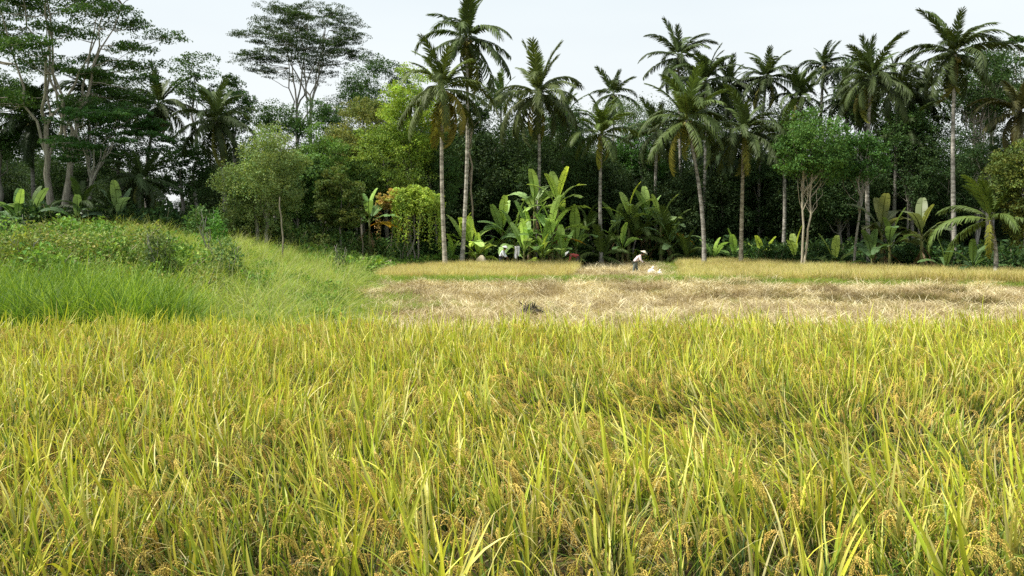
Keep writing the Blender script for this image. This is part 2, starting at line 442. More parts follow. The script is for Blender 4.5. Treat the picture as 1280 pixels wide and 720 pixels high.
def near_rice():
    protos = [rice_tuft(rng.uniform(.72, .84), int(rng.integers(7, 10)), rng.uniform(0, .5)) for _ in range(9)]
    poly = [(-5.0, 3.7), (5.0, 3.7), (12.5, 14.4), (5, 14.6), (0, 14.2), (-5, 14.3), (-12.5, 14.0)]
    X, Y = gridfill(poly, .24, .12)
    n = len(X)
    rz = rng.uniform(0, 2 * PI, n)
    # wind-leaned and lodged patches
    tx = rng.normal(-.03, .11, n); ty = rng.normal(0, .11, n)
    ty += .16 * fbm(Y, X, 1.0)
    dr_ = sstep((X + 2) / 4)
    tx += -.04 - .14 * dr_ + .30 * fbm(X + Y * .4, Y, .9) + .08 * fbm(X, Y, .6)
    def g(cx, cy, sx, sy): return np.exp(-((X - cx) / sx) ** 2 - ((Y - cy) / sy) ** 2)
    l1 = g(5.0, 7.1, 1.7, 1.2); l2 = g(1.1, 7.6, 1.5, .6); l3 = g(2.7, 6.0, 2.2, .9); l4 = g(-1.2, 5.2, 1.0, .5)
    tx += 1.25 * l1 - 1.05 * l2 - .6 * l3 - .2 * l4
    ty += .12 * l1 + .25 * l2
    tilt = np.hypot(tx, ty); taz = np.arctan2(ty, tx)
    scl = rng.uniform(.84, 1.12, n) * (1 + .06 * fbm(X, Y, 1.3))
    scl = scl * (1 - .25 * l1)
    k = rng.random(n) > .62 * l1 + .35 * l2
    X, Y, rz, tilt, taz, scl = X[k], Y[k], rz[k], tilt[k], taz[k], scl[k]; n = len(X)
    P = np.stack([X, Y, ground(X, Y) - .01], 1)
    scatter('rice', protos, P, rots(rz, tilt, taz), scl, rng.integers(0, 9, n), label='ripe golden green rice crop with drooping ears across the foreground')
near_rice()

# ------------------------------------------------------------------ grasses and far crops
def grass_tuft(H, n, w, cols, bend=(10, 70), spread=.08, lean=(60, 88), seeds=0, mat='grass', nseg=4):
    A = Acc()
    for k in range(n):
        az = rng.uniform(0, 2 * PI); r = spread * math.sqrt(rng.random()); a3 = rng.uniform(0, 2 * PI)
        c = cols[int(rng.integers(len(cols)))]; c = np.array(c) * rng.uniform(.8, 1.2)
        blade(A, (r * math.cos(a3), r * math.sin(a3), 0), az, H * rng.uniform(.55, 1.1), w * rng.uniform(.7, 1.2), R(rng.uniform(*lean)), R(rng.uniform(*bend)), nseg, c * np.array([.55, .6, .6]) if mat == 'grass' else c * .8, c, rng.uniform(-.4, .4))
    return A.mesh('tuft', [M[mat]])

def field(name, protos, poly, step, jit, label, smin=.85, smax=1.15, tilt=.08, zoff=-.02, dens=None, leanx=0, holes=None):
    X, Y = gridfill(poly, step, jit) if dens is None else polyfill(poly, dens)
    if holes is not None:
        k = holes(X, Y); X, Y = X[k], Y[k]
    n = len(X)
    tx = rng.normal(leanx, tilt, n); ty = rng.normal(0, tilt, n)
    return scatter(name, protos, np.stack([X, Y, ground(X, Y) + zoff], 1), rots(rng.uniform(0, 2 * PI, n), np.hypot(tx, ty), np.arctan2(ty, tx)),
                   rng.uniform(smin, smax, n), rng.integers(0, len(protos), n), label=label)

DRY = [(.64, .57, .25), (.70, .63, .33), (.54, .50, .19), (.50, .53, .16), (.60, .50, .22)]
def ripe_protos(h):
    return [grass_tuft(h, 46, .022, DRY, (5, 90), .19, (62, 89), mat='fargrass') for _ in range(4)]
left_crop = [(-6.6, 40.0), (-2, 39.8), (2.1, 40.2), (3.2, 44), (4.4, 52.3), (0, 52.6), (-4.4, 52.6), (-7.6, 50), (-7.6, 44.5)]
field('ripe_rice_block', ripe_protos(.78), left_crop, .24, .1, 'block of dry tan rice standing behind the green bund, left of the bent worker')
right_crop = [(8.8, 41.6), (12.0, 37.8), (18, 36.4), (26, 35.0), (36, 33.4), (46, 42), (30, 44.5), (22, 51), (15, 59), (12.2, 59.5), (11.0, 52)]
field('ripe_rice_field', ripe_protos(.68), right_crop, .27, .11, 'wide dry tan rice field under the palms on the right')

# stubble and lying straw
def straw_litter():
    A = Acc()
    for k in range(46):
        a = rng.uniform(0, 2 * PI); r = .32 * math.sqrt(rng.random()); b = rng.uniform(0, 2 * PI)
        c = np.array([(.72, .64, .40), (.82, .75, .52), (.44, .36, .20), (.64, .55, .33)][int(rng.integers(4))]) * rng.uniform(.75, 1.15)
        blade(A, (r * math.cos(b), r * math.sin(b), rng.uniform(.02, .10)), a, rng.uniform(.2, .5), .014, R(rng.uniform(-5, 35)), R(rng.uniform(0, 50)), 3, c, c, rng.uniform(-.8, .8))
    for k in range(22):
        b = rng.uniform(0, 2 * PI); r = .3 * math.sqrt(rng.random()); c = np.array((.45, .36, .18)) * rng.uniform(.6, 1.2)
        blade(A, (r * math.cos(b), r * math.sin(b), 0), rng.uniform(0, 6.28), rng.uniform(.10, .22), .012, R(rng.uniform(60, 90)), 0, 2, c, c)
    return A.mesh('straw', [M['straw']])
straws = [straw_litter() for _ in range(5)]
cut = [(-5.5, 17), (22, 17), (42, 26), (46, 37), (26, 34.0), (12, 36.3), (3, 37.6), (-7.8, 37.6), (-7.4, 30)]
field('straw_stubble', straws, cut, .42, .2, 'pale cut straw and stubble in the harvested field', .7, 1.5, .1, 0, holes=lambda x, y: x > -4.2 - np.clip(y - 16, 0, 22) * .15 + .9 + 1.6 * fbm(x, y, 1.2))
cut2 = [(2.6, 40.8), (8.6, 41.2), (10.4, 52), (11, 58), (5.2, 56), (4.9, 52), (3.6, 44)]
field('cut_straw', straws, cut2, .36, .18, 'pale cut straw around the bent worker', .8, 1.6, .15, 0)
# ridge of raked straw lines
def raked():
    X = []; Y = []
    for (x0, y0, x1, y1, n) in [(-5, 33.5, 1.5, 34.6, 60), (2, 32, 9, 33.2, 60), (9, 30, 20, 33, 90), (-6, 29, 2, 29.6, 50), (1, 36.2, 12, 36.4, 70), (5, 27.5, 16, 28.5, 60), (3.6, 46, 7.5, 49, 50), (4.5, 43.5, 8.6, 44.2, 30)]:
        t = rng.uniform(0, 1, n); X.append(x0 + (x1 - x0) * t + rng.normal(0, .3, n)); Y.append(y0 + (y1 - y0) * t + .4 * np.sin(t * 9) + rng.normal(0, .25, n))
    X = np.concatenate(X); Y = np.concatenate(Y); n = len(X)
    scatter('raked_straw', straws, np.stack([X, Y, ground(X, Y) + rng.uniform(0, .26, n)], 1), rots(rng.uniform(0, 6.28, n), rng.normal(0, .25, n), rng.uniform(0, 6.28, n)), rng.uniform(.9, 1.7, n), rng.integers(0, 5, n),
            label='raked swathes of lying straw in the harvested field')
raked()

GR = [(.14, .26, .03), (.21, .34, .04), (.30, .42, .06), (.10, .20, .025)]
LG = [(.25, .40, .045), (.36, .49, .06), (.48, .54, .14), (.15, .28, .03)]
short = [grass_tuft(.36, 60, .014, LG, (10, 90), .2, (35, 88), nseg=3) for _ in range(4)]
bund = [(-9, 37.0), (3, 37.1), (12, 36.0), (26, 33.8), (46, 30.8), (46, 32.6), (27, 34.9), (13, 37.4), (8.6, 41.0), (11.4, 56), (12, 60), (10.2, 60), (9.6, 52), (8.0, 42), (3, 39.8), (-7, 39.7)]
field('bund_grass', short, bund, .24, .13, 'short bright green grass on the low bund between the fields', .6, 1.25, .1, 0)
# sprigs among stubble
X, Y = polyfill(cut, 2.4); k = fbm(X, Y * 2.2, .35) > .2; X, Y = X[k], Y[k]; n = len(X)
scatter('stray_grass', short, np.stack([X, Y, ground(X, Y)], 1), rots(rng.uniform(0, 6, n), np.zeros(n), np.zeros(n)), rng.uniform(.3, .9, n), rng.integers(0, 4, n), label='stray green sprigs growing among the cut straw')
# dark dead clumps in the right part of the cut field
dk = [grass_tuft(.5, 70, .02, [(.20, .15, .07), (.30, .23, .10), (.14, .12, .05), (.22, .24, .07)], (20, 120), .2, (40, 88), nseg=3, mat='fargrass') for _ in range(3)]
XX = []; YY = []
for (px, py, wdt, n) in [(968, 368, 22, 40), (1135, 372, 45, 90), (1040, 374, 40, 30), (1235, 378, 40, 50), (1180, 362, 30, 30)]:
    d = CAMZ * FPX / (py - HOR + 6); XX.append(wx(px, d) + rng.normal(0, wdt / FPX * d * .5, n)); YY.append(d + rng.normal(0, .5, n))
X = np.concatenate(XX); Y = np.concatenate(YY); n = len(X)
scatter('withered_weeds', dk, np.stack([X, Y, ground(X, Y)], 1), rots(rng.uniform(0, 6, n), np.zeros(n), np.zeros(n)), rng.uniform(.6, 1.1, n), rng.integers(0, 3, n), label='brown withered weeds along the edge of the cut field')

# tall lush grass behind the near rice on the left
tall = [grass_tuft(1.6, 44, .026, GR + LG[1:2], (20, 95), .2, (64, 89), nseg=6) for _ in range(6)]
tg = [(-15, 15.0), (-6.3, 15.2), (-6.8, 17), (-8.2, 19.5), (-15, 20.5)]
field('tall_grass', tall, tg, .33, .15, 'tall lush green grass standing behind the rice on the left', .8, 1.2, .1, 0)
light = [grass_tuft(.75, 60, .016, LG, (30, 130), .22, (45, 88), nseg=4) for _ in range(5)]
bank = [(-4.4, 15.5), (-4.6, 20), (-5.5, 28), (-7.0, 36), (-7.8, 43), (-8.5, 50), (-26, 50), (-26, 41), (-13, 39), (-13.5, 28), (-8, 20), (-5.5, 16)]
light += [grass_tuft(1.15, 70, .018, LG[1:3] + [(.5, .5, .22)], (40, 150), .25, (50, 88), nseg=5) for _ in range(3)]
field('bank_grass', light, bank, .34, .16, 'light green grass sprawling over the bank left of centre', .45, 1.35, .35, 0, leanx=.15)

X = rng.uniform(-8, 1, 2600); Y = rng.uniform(16, 38, 2600); e_ = X - (-4.2 - np.clip(Y - 16, 0, 22) * .15)
k = (e_ > -1) & (e_ < 2.2 + 1.4 * fbm(X, Y, .9)) & (rng.random(2600) < .75); X, Y = X[k], Y[k]; n = len(X)
scatter('fringe_grass', short, np.stack([X, Y, ground(X, Y)], 1), rots(rng.uniform(0, 6, n), rng.uniform(0, .3, n), rng.uniform(0, 6, n)), rng.uniform(.5, 1.3, n), rng.integers(0, 4, n), label='low bright grass where the bank runs out into the cut field')

big = [grass_tuft(1.2, 110, .02, [LG[k], LG[(k + 1) % 4], (.52, .55, .24)], (30, 120), .3, (48, 88), nseg=5) for k in range(4)]
field('grass_clumps', big, [(-5.5, 19), (-6.2, 28), (-8, 42), (-16, 42), (-11, 30), (-8.5, 20)], 1.15, .55, 'rank arching grass clumps on the bank left of centre', .55, 1.25, .2, 0)
# leafy ground cover
def leafblob(r, h, n, L, W, tints, stems=6, droop=.2):
    A = Acc()
    for k in range(stems):
        a = rng.uniform(0, 6.28); q = np.array([math.cos(a) * r * .7, math.sin(a) * r * .7, h * rng.uniform(.5, .95)])
        tube(A, curve((0, 0, 0), q, .05, 5, .04), np.linspace(.02, .006, 5), 4, (.5, .45, .3), 0, False)
    c = sph(n, 1.0, .35); c[:, 2] = np.abs(c[:, 2]); o = nrm(c.copy())
    lump = 1 + .25 * np.sin(o[:, 0] * 5 + o[:, 2] * 4 + rng.uniform(0, 6)) * np.cos(o[:, 1] * 4 + 1)
    c = c * lump[:, None] * np.array([r, r, h])
    t = np.array(tints)[rng.integers(0, len(tints), n)]
    leaves(A, c, L, W, o, .5, droop, .25, t)
    return A.mesh('shrub', [M['leaf']])
OL = [(.20, .29, .06), (.27, .33, .08), (.14, .22, .045), (.32, .33, .12)]
GC = [(.15, .28, .05), (.21, .36, .06), (.12, .23, .04), (.27, .40, .08)]
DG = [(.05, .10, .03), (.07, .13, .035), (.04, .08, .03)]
hedge = [leafblob(.75, .75, 1200, .085, .05, OL) for _ in range(4)] + [leafblob(.7, .85, 1000, .10, .055, GC) for _ in range(2)]
hp = [(-15.5, 20.5), (-8, 20.0), (-8.6, 24), (-12, 30), (-16, 38), (-28, 40), (-26, 30)]
field('hedge', hedge, hp, 1.0, .5, 'olive green scrub covering the top of the left bank', .45, 1.75, .25, -.15)
cover = [leafblob(.5, .4, 360, .12, .08, GC) for _ in range(4)]
field('creepers', cover + [leafblob(.6, .7, 520, .10, .06, GC[:3] + OL[:1]) for _ in range(2)], bank, .62, .3, 'broad leaved creepers among the grass of the bank', .4, 1.35, .15, -.05, holes=lambda x, y: fbm(x, y, .8) > -.1)
cp = [(-9.5, 43.5), (-7.5, 42.2), (-7.9, 50), (-4.5, 55.5), (-4.5, 57.5), (-8, 56), (-13, 52), (-12, 45)]
field('low_creepers', cover, cp, .62, .3, 'low green creepers between the bank and the dry rice block', 1.5, 2.6, .1, -.1)

# shaded undergrowth at the foot of the wood
def fernblob(tints):
    A = Acc()
    for k in range(16):
        a = rng.uniform(0, 6.28); L = rng.uniform(.8, 1.7); e0 = R(rng.uniform(40, 85)); n = 22
        t = np.linspace(.1, 1, n); e = e0 - R(95) * t ** 1.5
        P = np.cumsum(np.stack([np.cos(e) * math.cos(a), np.cos(e) * math.sin(a), np.sin(e)], 1) * L / n, 0)
        s = np.array([-math.sin(a), math.cos(a), 0]); c = np.array(tints[int(rng.integers(len(tints)))]) * rng.uniform(.8, 1.2)
        for sg in (-1, 1):
            w_ = .32 * np.sin(t * PI * .9 + .2)
            tip = P + s * sg * w_[:, None] + np.stack([np.cos(a) * w_ * .4, np.sin(a) * w_ * .4, -w_ * .25], 1)
            dd = np.array([math.cos(a), math.sin(a), 0]) * .028
            V = np.stack([P - dd, tip, P + dd], 1); A.add(V.reshape(-1, 3), np.arange(n * 3).reshape(-1, 3), c)
    return A.mesh('fern', [M['leaf']])
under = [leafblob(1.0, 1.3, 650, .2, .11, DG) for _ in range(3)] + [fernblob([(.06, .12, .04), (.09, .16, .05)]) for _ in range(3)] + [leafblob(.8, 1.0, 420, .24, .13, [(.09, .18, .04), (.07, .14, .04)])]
def edge_y(x):   # where the wood begins
    x = np.asarray(x, float)
    return np.interp(x, [-40, -20, -11, -4, 6, 13, 20, 30, 45], [45, 44, 54, 58.5, 60, 61, 54.5, 47, 46])
X = rng.uniform(-45, 48, 1500); Y = edge_y(X) + rng.uniform(.2, 1, 1500) ** 1.5 * 12; n = len(X)
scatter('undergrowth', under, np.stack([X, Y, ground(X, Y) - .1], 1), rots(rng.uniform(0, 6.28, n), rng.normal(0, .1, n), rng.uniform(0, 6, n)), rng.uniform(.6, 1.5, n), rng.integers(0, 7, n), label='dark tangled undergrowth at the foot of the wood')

lush = [leafblob(1.0, 1.5, 1100, .16, .09, [(.10, .19, .05), (.14, .23, .06), (.08, .15, .04)]) for _ in range(3)] + [leafblob(.9, 1.2, 900, .15, .08, [(.17, .21, .07), (.13, .19, .05)]) for _ in range(2)]
n = 190; P_ = rng.uniform(250, 560, n); D_ = rng.uniform(0, 1, n) * 5 + np.interp(P_, [250, 330, 450, 560], [44, 48, 52, 59]); X = wx(P_, D_)
scatter('thicket', lush, np.stack([X, D_, ground(X, D_) - .15], 1), rots(rng.uniform(0, 6, n), rng.uniform(0, .2, n), rng.uniform(0, 6, n)), rng.uniform(.5, 1.5, n), rng.integers(0, 5, n), label='leafy green thicket under the trees left of the twin palms')
# ------------------------------------------------------------------ broadleaf trees
def build_tree(name, label, px, d, top, w_px, bot, base_px=None, style='round', color=(.06, .10, .03), cat='tree', trunks=1, tr=.16, nl=34, leaf=.17,
               dens=1.0, tint=None, seedv=0, depth=None, barkc=(1, 1, 1), group=None, zbase=None, skirt=0):
    global rng
    rng = np.random.default_rng(1000 + seedv)
    bx = wx(base_px if base_px is not None else px, d); zb = float(ground(bx, d)) if zbase is None else zbase
    cx = wx(px, d) - bx; zt = wz(top, d) - zb; zl = wz(bot, d) - zb
    rx = w_px / 2 / FPX * d; ry = depth or rx * .9; rz_ = (zt - zl) / 2; cz = (zt + zl) / 2
    root = thing(name, label, cat, (bx, d, zb), 0, group)
    T = Acc(); Cr = Acc()
    fork = max(zl + rz_ * .7, zt * .3) if style != 'albizia' else zl * .8
    tops = []
    for k in range(trunks):
        o = (k - (trunks - 1) / 2) * tr * 3.2
        tip = np.array([cx * .6 + o * 2.2, rng.uniform(-.3, .3), fork + rng.uniform(-.3, .3)])
        P = curve((o, 0, -.2), tip, 0, 8, .006 if style == 'albizia' else .012); r = np.linspace(tr * 1.15, tr * .6, 8); r[0] *= 1.35
        tube(T, P, r, 8); tops.append(P)
    if style == 'albizia':
        # tiers of flat foliage held up by long rising limbs
        limbs = []
        for P0 in tops:
            for k in range(5 if trunks > 1 else 8):
                a = k * 2.4 + rng.uniform(-.4, .4); s = P0[int(rng.integers(5, 8))]; rr = rng.uniform(.25, .62)
                e = np.array([cx + math.cos(a) * rr * rx, math.sin(a) * rr * ry, cz + rng.uniform(-.15, .7) * rz_])
                B = curve(s, e, -.06 * np.linalg.norm(e - s), 9, .012); tube(T, B, np.linspace(.48, .13, 9) * tr, 6); limbs.append(B)
        for k in range(nl):
            a = rng.uniform(0, 6.28); rr = math.sqrt(rng.uniform(.03, 1)); hz = rng.uniform(-1, 1)
            prof = (1 - .30 * max(hz, 0) - .35 * max(-hz, 0) ** 2)
            c = np.array([cx + math.cos(a) * rr * rx * prof, math.sin(a) * rr * ry * prof, cz + hz * rz_ - .22 * rz_ * rr])
            cand = np.concatenate([b_[3:] for b_ in limbs]); dd_ = np.linalg.norm((cand - c) * (1, 1, 1.3), axis=1) + 6 * (cand[:, 2] > c[2] + .2)
            s = cand[int(np.argmin(dd_))]; B = curve(s, c, -.06 * np.linalg.norm(c - s), 6, .02)
            tube(T, B, np.linspace(.17, .05, 6) * tr, 4)
            rl = rng.uniform(.9, 1.8) * rx / 5; m = int(34 * dens)
            sc_ = sph(m, 1) * np.array([rl, rl * .9, rl * .16]); sc_[:, 2] += .12 * rl * (1 - (sc_[:, 0] ** 2 + sc_[:, 1] ** 2) / rl ** 2)
            for q in range(0, m, 7): tube(T, np.array([c, c + sc_[q]]), np.array([.05, .02]) * tr, 3, cap=False)
            tt = rng.uniform(.8, 1.2, (m, 1))
            pts = (c + sc_)[:, None] + sph(m * 16, 1).reshape(m, 16, 3) * np.array([.30, .30, .09]) * rx / 5
            leaves(Cr, pts.reshape(-1, 3), leaf, leaf * .5, None, 0, .1, .25, np.repeat(tt, 16, 0), flat=.75)
    else:
        lr = (rx * ry * rz_) ** (1 / 3.)
        for k in range(nl):
            v = sph(1, 1, .25)[0]
            if v[2] < -.6 and style != 'wall': v[2] *= .6
            c = np.array([cx, 0, cz]) + v * np.array([rx, ry, rz_]) * .8
            L0 = lr * rng.uniform(.26, .42); 
            P0 = tops[int(rng.integers(trunks))]; s = P0[int(rng.integers(4, 8))]
            if k % (2 if style == 'sparse' else 7) == 0:
                B = curve(s, c, .05 * lr, 6, .05); tube(T, B, np.linspace(.34, .06, 6) * tr, 5)
            m = int(15 * dens) if style != 'sparse' else int(9 * dens)
            sub = sph(m, 1, .5); sub[:, 2] = sub[:, 2] * .75 + .12; o = nrm(sub)
            per = 24 if style != 'sparse' else 18
            tt = rng.uniform(.72, 1.28) * rng.uniform(.88, 1.12, (m, 1)) * np.ones((1, 3))
            if tint is not None:
                f = rng.uniform(0, 1, (m, 1)) ** 2; tt = tt * (1 - f + f * np.array(tint))
            sr = L0 * (.42 if style != 'sparse' else .5)
            pts = (c + sub * L0)[:, None] + sph(m * per, 1).reshape(m, per, 3) * np.array([sr, sr, sr * .6])
            leaves(Cr, pts.reshape(-1, 3), leaf, leaf * .55, np.repeat(o, per, 0), .5, .25, .22, np.repeat(tt, per, 0), flat=.55)
    if skirt:      # long hanging vines
        for k in range(skirt):
            a = rng.uniform(0, 6.28); q = np.array([cx + math.cos(a) * rx * .9, math.sin(a) * ry * .9, cz + rng.uniform(-.2, .4) * rz_])
            ln = rng.uniform(.3, .8) * (q[2] - .3); m = int(ln * 16)
            pp = q - np.stack([np.zeros(m), np.zeros(m), np.linspace(0, ln, m)], 1) + rng.normal(0, .08, (m, 3))
            leaves(Cr, pp, leaf, leaf * .5, None, 0, .9, .3, None)
    link('trunk', T.mesh('trunk', M['bark'], True), root, color=tuple(x * (.75 if style == 'round' else 1) for x in barkc))
    link('crown', Cr.mesh('crown', M['leaf']), root, color=tuple(c * 1.25 for c in color))
    return root

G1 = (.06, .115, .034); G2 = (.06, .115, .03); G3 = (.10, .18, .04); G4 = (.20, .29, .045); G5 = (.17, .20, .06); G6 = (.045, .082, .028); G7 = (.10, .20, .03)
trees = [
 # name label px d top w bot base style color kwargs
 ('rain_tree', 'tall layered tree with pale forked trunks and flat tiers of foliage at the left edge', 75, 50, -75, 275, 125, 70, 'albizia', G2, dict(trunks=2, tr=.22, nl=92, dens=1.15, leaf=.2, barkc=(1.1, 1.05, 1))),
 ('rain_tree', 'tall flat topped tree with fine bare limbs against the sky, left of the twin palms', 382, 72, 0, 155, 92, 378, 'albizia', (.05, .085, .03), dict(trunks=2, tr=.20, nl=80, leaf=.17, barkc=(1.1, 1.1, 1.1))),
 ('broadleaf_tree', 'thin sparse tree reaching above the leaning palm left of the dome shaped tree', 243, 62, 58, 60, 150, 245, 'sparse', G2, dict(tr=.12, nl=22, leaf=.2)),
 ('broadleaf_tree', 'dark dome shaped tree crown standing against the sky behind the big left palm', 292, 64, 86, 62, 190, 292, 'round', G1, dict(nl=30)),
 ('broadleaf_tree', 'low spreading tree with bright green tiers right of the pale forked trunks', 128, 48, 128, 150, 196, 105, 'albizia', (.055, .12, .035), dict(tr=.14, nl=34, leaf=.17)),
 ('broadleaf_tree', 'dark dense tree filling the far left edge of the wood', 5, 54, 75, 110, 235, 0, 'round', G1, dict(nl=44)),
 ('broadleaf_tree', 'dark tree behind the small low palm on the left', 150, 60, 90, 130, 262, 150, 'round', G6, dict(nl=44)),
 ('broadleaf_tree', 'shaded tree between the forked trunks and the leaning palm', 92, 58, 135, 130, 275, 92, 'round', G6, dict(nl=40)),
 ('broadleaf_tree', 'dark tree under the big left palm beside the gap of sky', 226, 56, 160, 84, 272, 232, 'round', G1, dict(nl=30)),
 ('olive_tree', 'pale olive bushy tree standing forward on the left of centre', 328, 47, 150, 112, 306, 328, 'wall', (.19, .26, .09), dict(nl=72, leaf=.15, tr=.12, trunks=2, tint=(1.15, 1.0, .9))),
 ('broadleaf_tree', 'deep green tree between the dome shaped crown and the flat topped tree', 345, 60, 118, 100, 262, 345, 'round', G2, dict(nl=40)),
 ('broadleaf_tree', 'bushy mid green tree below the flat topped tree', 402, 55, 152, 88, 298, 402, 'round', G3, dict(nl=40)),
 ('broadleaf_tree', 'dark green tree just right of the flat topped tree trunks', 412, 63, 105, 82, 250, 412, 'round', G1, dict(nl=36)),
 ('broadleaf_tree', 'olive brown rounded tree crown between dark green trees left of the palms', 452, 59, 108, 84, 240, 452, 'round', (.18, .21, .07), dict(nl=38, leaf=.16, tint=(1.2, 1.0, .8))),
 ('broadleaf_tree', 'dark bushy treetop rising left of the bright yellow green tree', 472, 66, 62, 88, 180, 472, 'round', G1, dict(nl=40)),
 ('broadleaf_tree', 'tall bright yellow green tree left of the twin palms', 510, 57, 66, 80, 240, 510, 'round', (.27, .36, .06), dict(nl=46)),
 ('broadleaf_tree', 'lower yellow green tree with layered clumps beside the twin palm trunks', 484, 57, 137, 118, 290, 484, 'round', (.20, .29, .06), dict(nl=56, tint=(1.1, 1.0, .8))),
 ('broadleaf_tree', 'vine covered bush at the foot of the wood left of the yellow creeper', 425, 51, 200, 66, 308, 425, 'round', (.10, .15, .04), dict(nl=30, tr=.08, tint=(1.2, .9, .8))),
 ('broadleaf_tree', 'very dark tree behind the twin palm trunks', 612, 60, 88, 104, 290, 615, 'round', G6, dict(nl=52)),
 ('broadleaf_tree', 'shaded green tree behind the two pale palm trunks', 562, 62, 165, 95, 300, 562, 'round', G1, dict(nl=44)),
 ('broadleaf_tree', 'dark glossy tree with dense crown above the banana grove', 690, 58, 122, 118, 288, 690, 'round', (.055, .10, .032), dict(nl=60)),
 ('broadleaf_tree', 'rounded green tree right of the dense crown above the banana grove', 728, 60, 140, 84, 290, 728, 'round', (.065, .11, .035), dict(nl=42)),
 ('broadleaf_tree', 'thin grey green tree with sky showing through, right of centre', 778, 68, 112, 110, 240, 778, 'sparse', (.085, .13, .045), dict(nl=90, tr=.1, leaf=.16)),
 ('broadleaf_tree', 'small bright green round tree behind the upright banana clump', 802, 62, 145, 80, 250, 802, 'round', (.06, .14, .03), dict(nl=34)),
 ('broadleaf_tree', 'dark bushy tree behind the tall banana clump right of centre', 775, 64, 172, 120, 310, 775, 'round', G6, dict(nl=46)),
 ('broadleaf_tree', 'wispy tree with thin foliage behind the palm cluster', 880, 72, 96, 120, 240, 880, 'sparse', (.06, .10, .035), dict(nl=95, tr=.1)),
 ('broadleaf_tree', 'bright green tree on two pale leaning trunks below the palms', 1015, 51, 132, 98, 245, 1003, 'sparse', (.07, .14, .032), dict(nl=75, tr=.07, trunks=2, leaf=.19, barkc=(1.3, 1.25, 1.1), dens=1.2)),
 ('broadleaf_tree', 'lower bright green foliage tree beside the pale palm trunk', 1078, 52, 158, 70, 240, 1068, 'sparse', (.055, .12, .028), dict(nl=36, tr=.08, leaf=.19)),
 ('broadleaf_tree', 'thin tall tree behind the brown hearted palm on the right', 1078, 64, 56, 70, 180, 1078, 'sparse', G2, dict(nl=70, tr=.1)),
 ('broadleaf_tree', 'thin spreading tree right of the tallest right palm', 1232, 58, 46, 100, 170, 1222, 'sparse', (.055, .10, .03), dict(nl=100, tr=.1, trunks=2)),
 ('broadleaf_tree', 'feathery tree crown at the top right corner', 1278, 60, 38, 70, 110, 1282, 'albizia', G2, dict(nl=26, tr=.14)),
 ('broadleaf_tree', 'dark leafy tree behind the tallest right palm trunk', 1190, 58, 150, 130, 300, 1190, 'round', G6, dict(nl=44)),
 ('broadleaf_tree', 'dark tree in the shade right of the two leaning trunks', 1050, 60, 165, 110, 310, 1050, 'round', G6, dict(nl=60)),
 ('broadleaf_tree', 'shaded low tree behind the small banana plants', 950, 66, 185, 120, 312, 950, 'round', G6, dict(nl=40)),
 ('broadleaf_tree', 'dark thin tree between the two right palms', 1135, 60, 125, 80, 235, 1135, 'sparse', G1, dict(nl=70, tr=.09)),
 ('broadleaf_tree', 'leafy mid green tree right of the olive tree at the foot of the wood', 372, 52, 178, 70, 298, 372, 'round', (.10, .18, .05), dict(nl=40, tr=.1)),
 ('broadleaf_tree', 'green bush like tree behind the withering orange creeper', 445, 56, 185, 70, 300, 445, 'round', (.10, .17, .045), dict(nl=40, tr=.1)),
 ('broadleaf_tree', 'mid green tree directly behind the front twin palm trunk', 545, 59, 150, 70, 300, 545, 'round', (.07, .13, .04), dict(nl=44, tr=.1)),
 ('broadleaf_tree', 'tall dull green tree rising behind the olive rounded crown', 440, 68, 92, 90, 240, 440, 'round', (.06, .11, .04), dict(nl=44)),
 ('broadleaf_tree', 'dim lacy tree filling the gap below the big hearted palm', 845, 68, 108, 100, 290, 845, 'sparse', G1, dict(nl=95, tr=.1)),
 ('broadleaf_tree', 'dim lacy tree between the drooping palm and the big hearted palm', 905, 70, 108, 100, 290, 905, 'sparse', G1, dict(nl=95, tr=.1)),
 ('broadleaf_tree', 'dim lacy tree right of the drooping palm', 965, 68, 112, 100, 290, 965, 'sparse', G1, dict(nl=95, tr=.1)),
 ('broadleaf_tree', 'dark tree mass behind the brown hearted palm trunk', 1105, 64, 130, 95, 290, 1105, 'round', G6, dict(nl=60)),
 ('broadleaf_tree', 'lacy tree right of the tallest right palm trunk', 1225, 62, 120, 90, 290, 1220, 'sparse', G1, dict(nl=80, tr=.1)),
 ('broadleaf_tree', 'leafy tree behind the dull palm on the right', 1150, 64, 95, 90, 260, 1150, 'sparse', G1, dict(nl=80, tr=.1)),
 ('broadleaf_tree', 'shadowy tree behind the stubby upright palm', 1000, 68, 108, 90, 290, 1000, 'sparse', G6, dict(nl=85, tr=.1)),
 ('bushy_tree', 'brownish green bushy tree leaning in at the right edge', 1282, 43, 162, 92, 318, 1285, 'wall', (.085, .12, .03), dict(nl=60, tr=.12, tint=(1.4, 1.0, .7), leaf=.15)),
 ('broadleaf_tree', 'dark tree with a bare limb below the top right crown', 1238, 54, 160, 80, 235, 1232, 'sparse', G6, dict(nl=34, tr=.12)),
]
for i, (nm, lb, px, d, top, w_, bot, bpx, st, colr, kw) in enumerate(trees):
    if 555 < px < 860: d += 6
    if st == 'round' and nm != 'olive_tree': kw.setdefault('depth', w_ / 2 / FPX * d * .6)
    build_tree(nm, lb, px, d, top, w_, bot, bpx, st, colr, seedv=i, **kw)
rng = np.random.default_rng(77)

# draped creeper bush left of the twin palms
build_tree('creeper_bush', 'yellow green creeper draped over stakes at the foot of the twin palms', 522, 53.5, 233, 66, 272, 520, 'round', (.32, .42, .075), 'bush', trunks=2, tr=.06, nl=42, leaf=.16, seedv=90, skirt=80)
build_tree('creeper_bush', 'orange brown withering creeper beside the yellow green one', 490, 54, 236, 42, 268, 490, 'round', (.50, .34, .14), 'bush', tr=.05, nl=18, leaf=.15, seedv=91, skirt=14, tint=(.8, 1.2, .8))

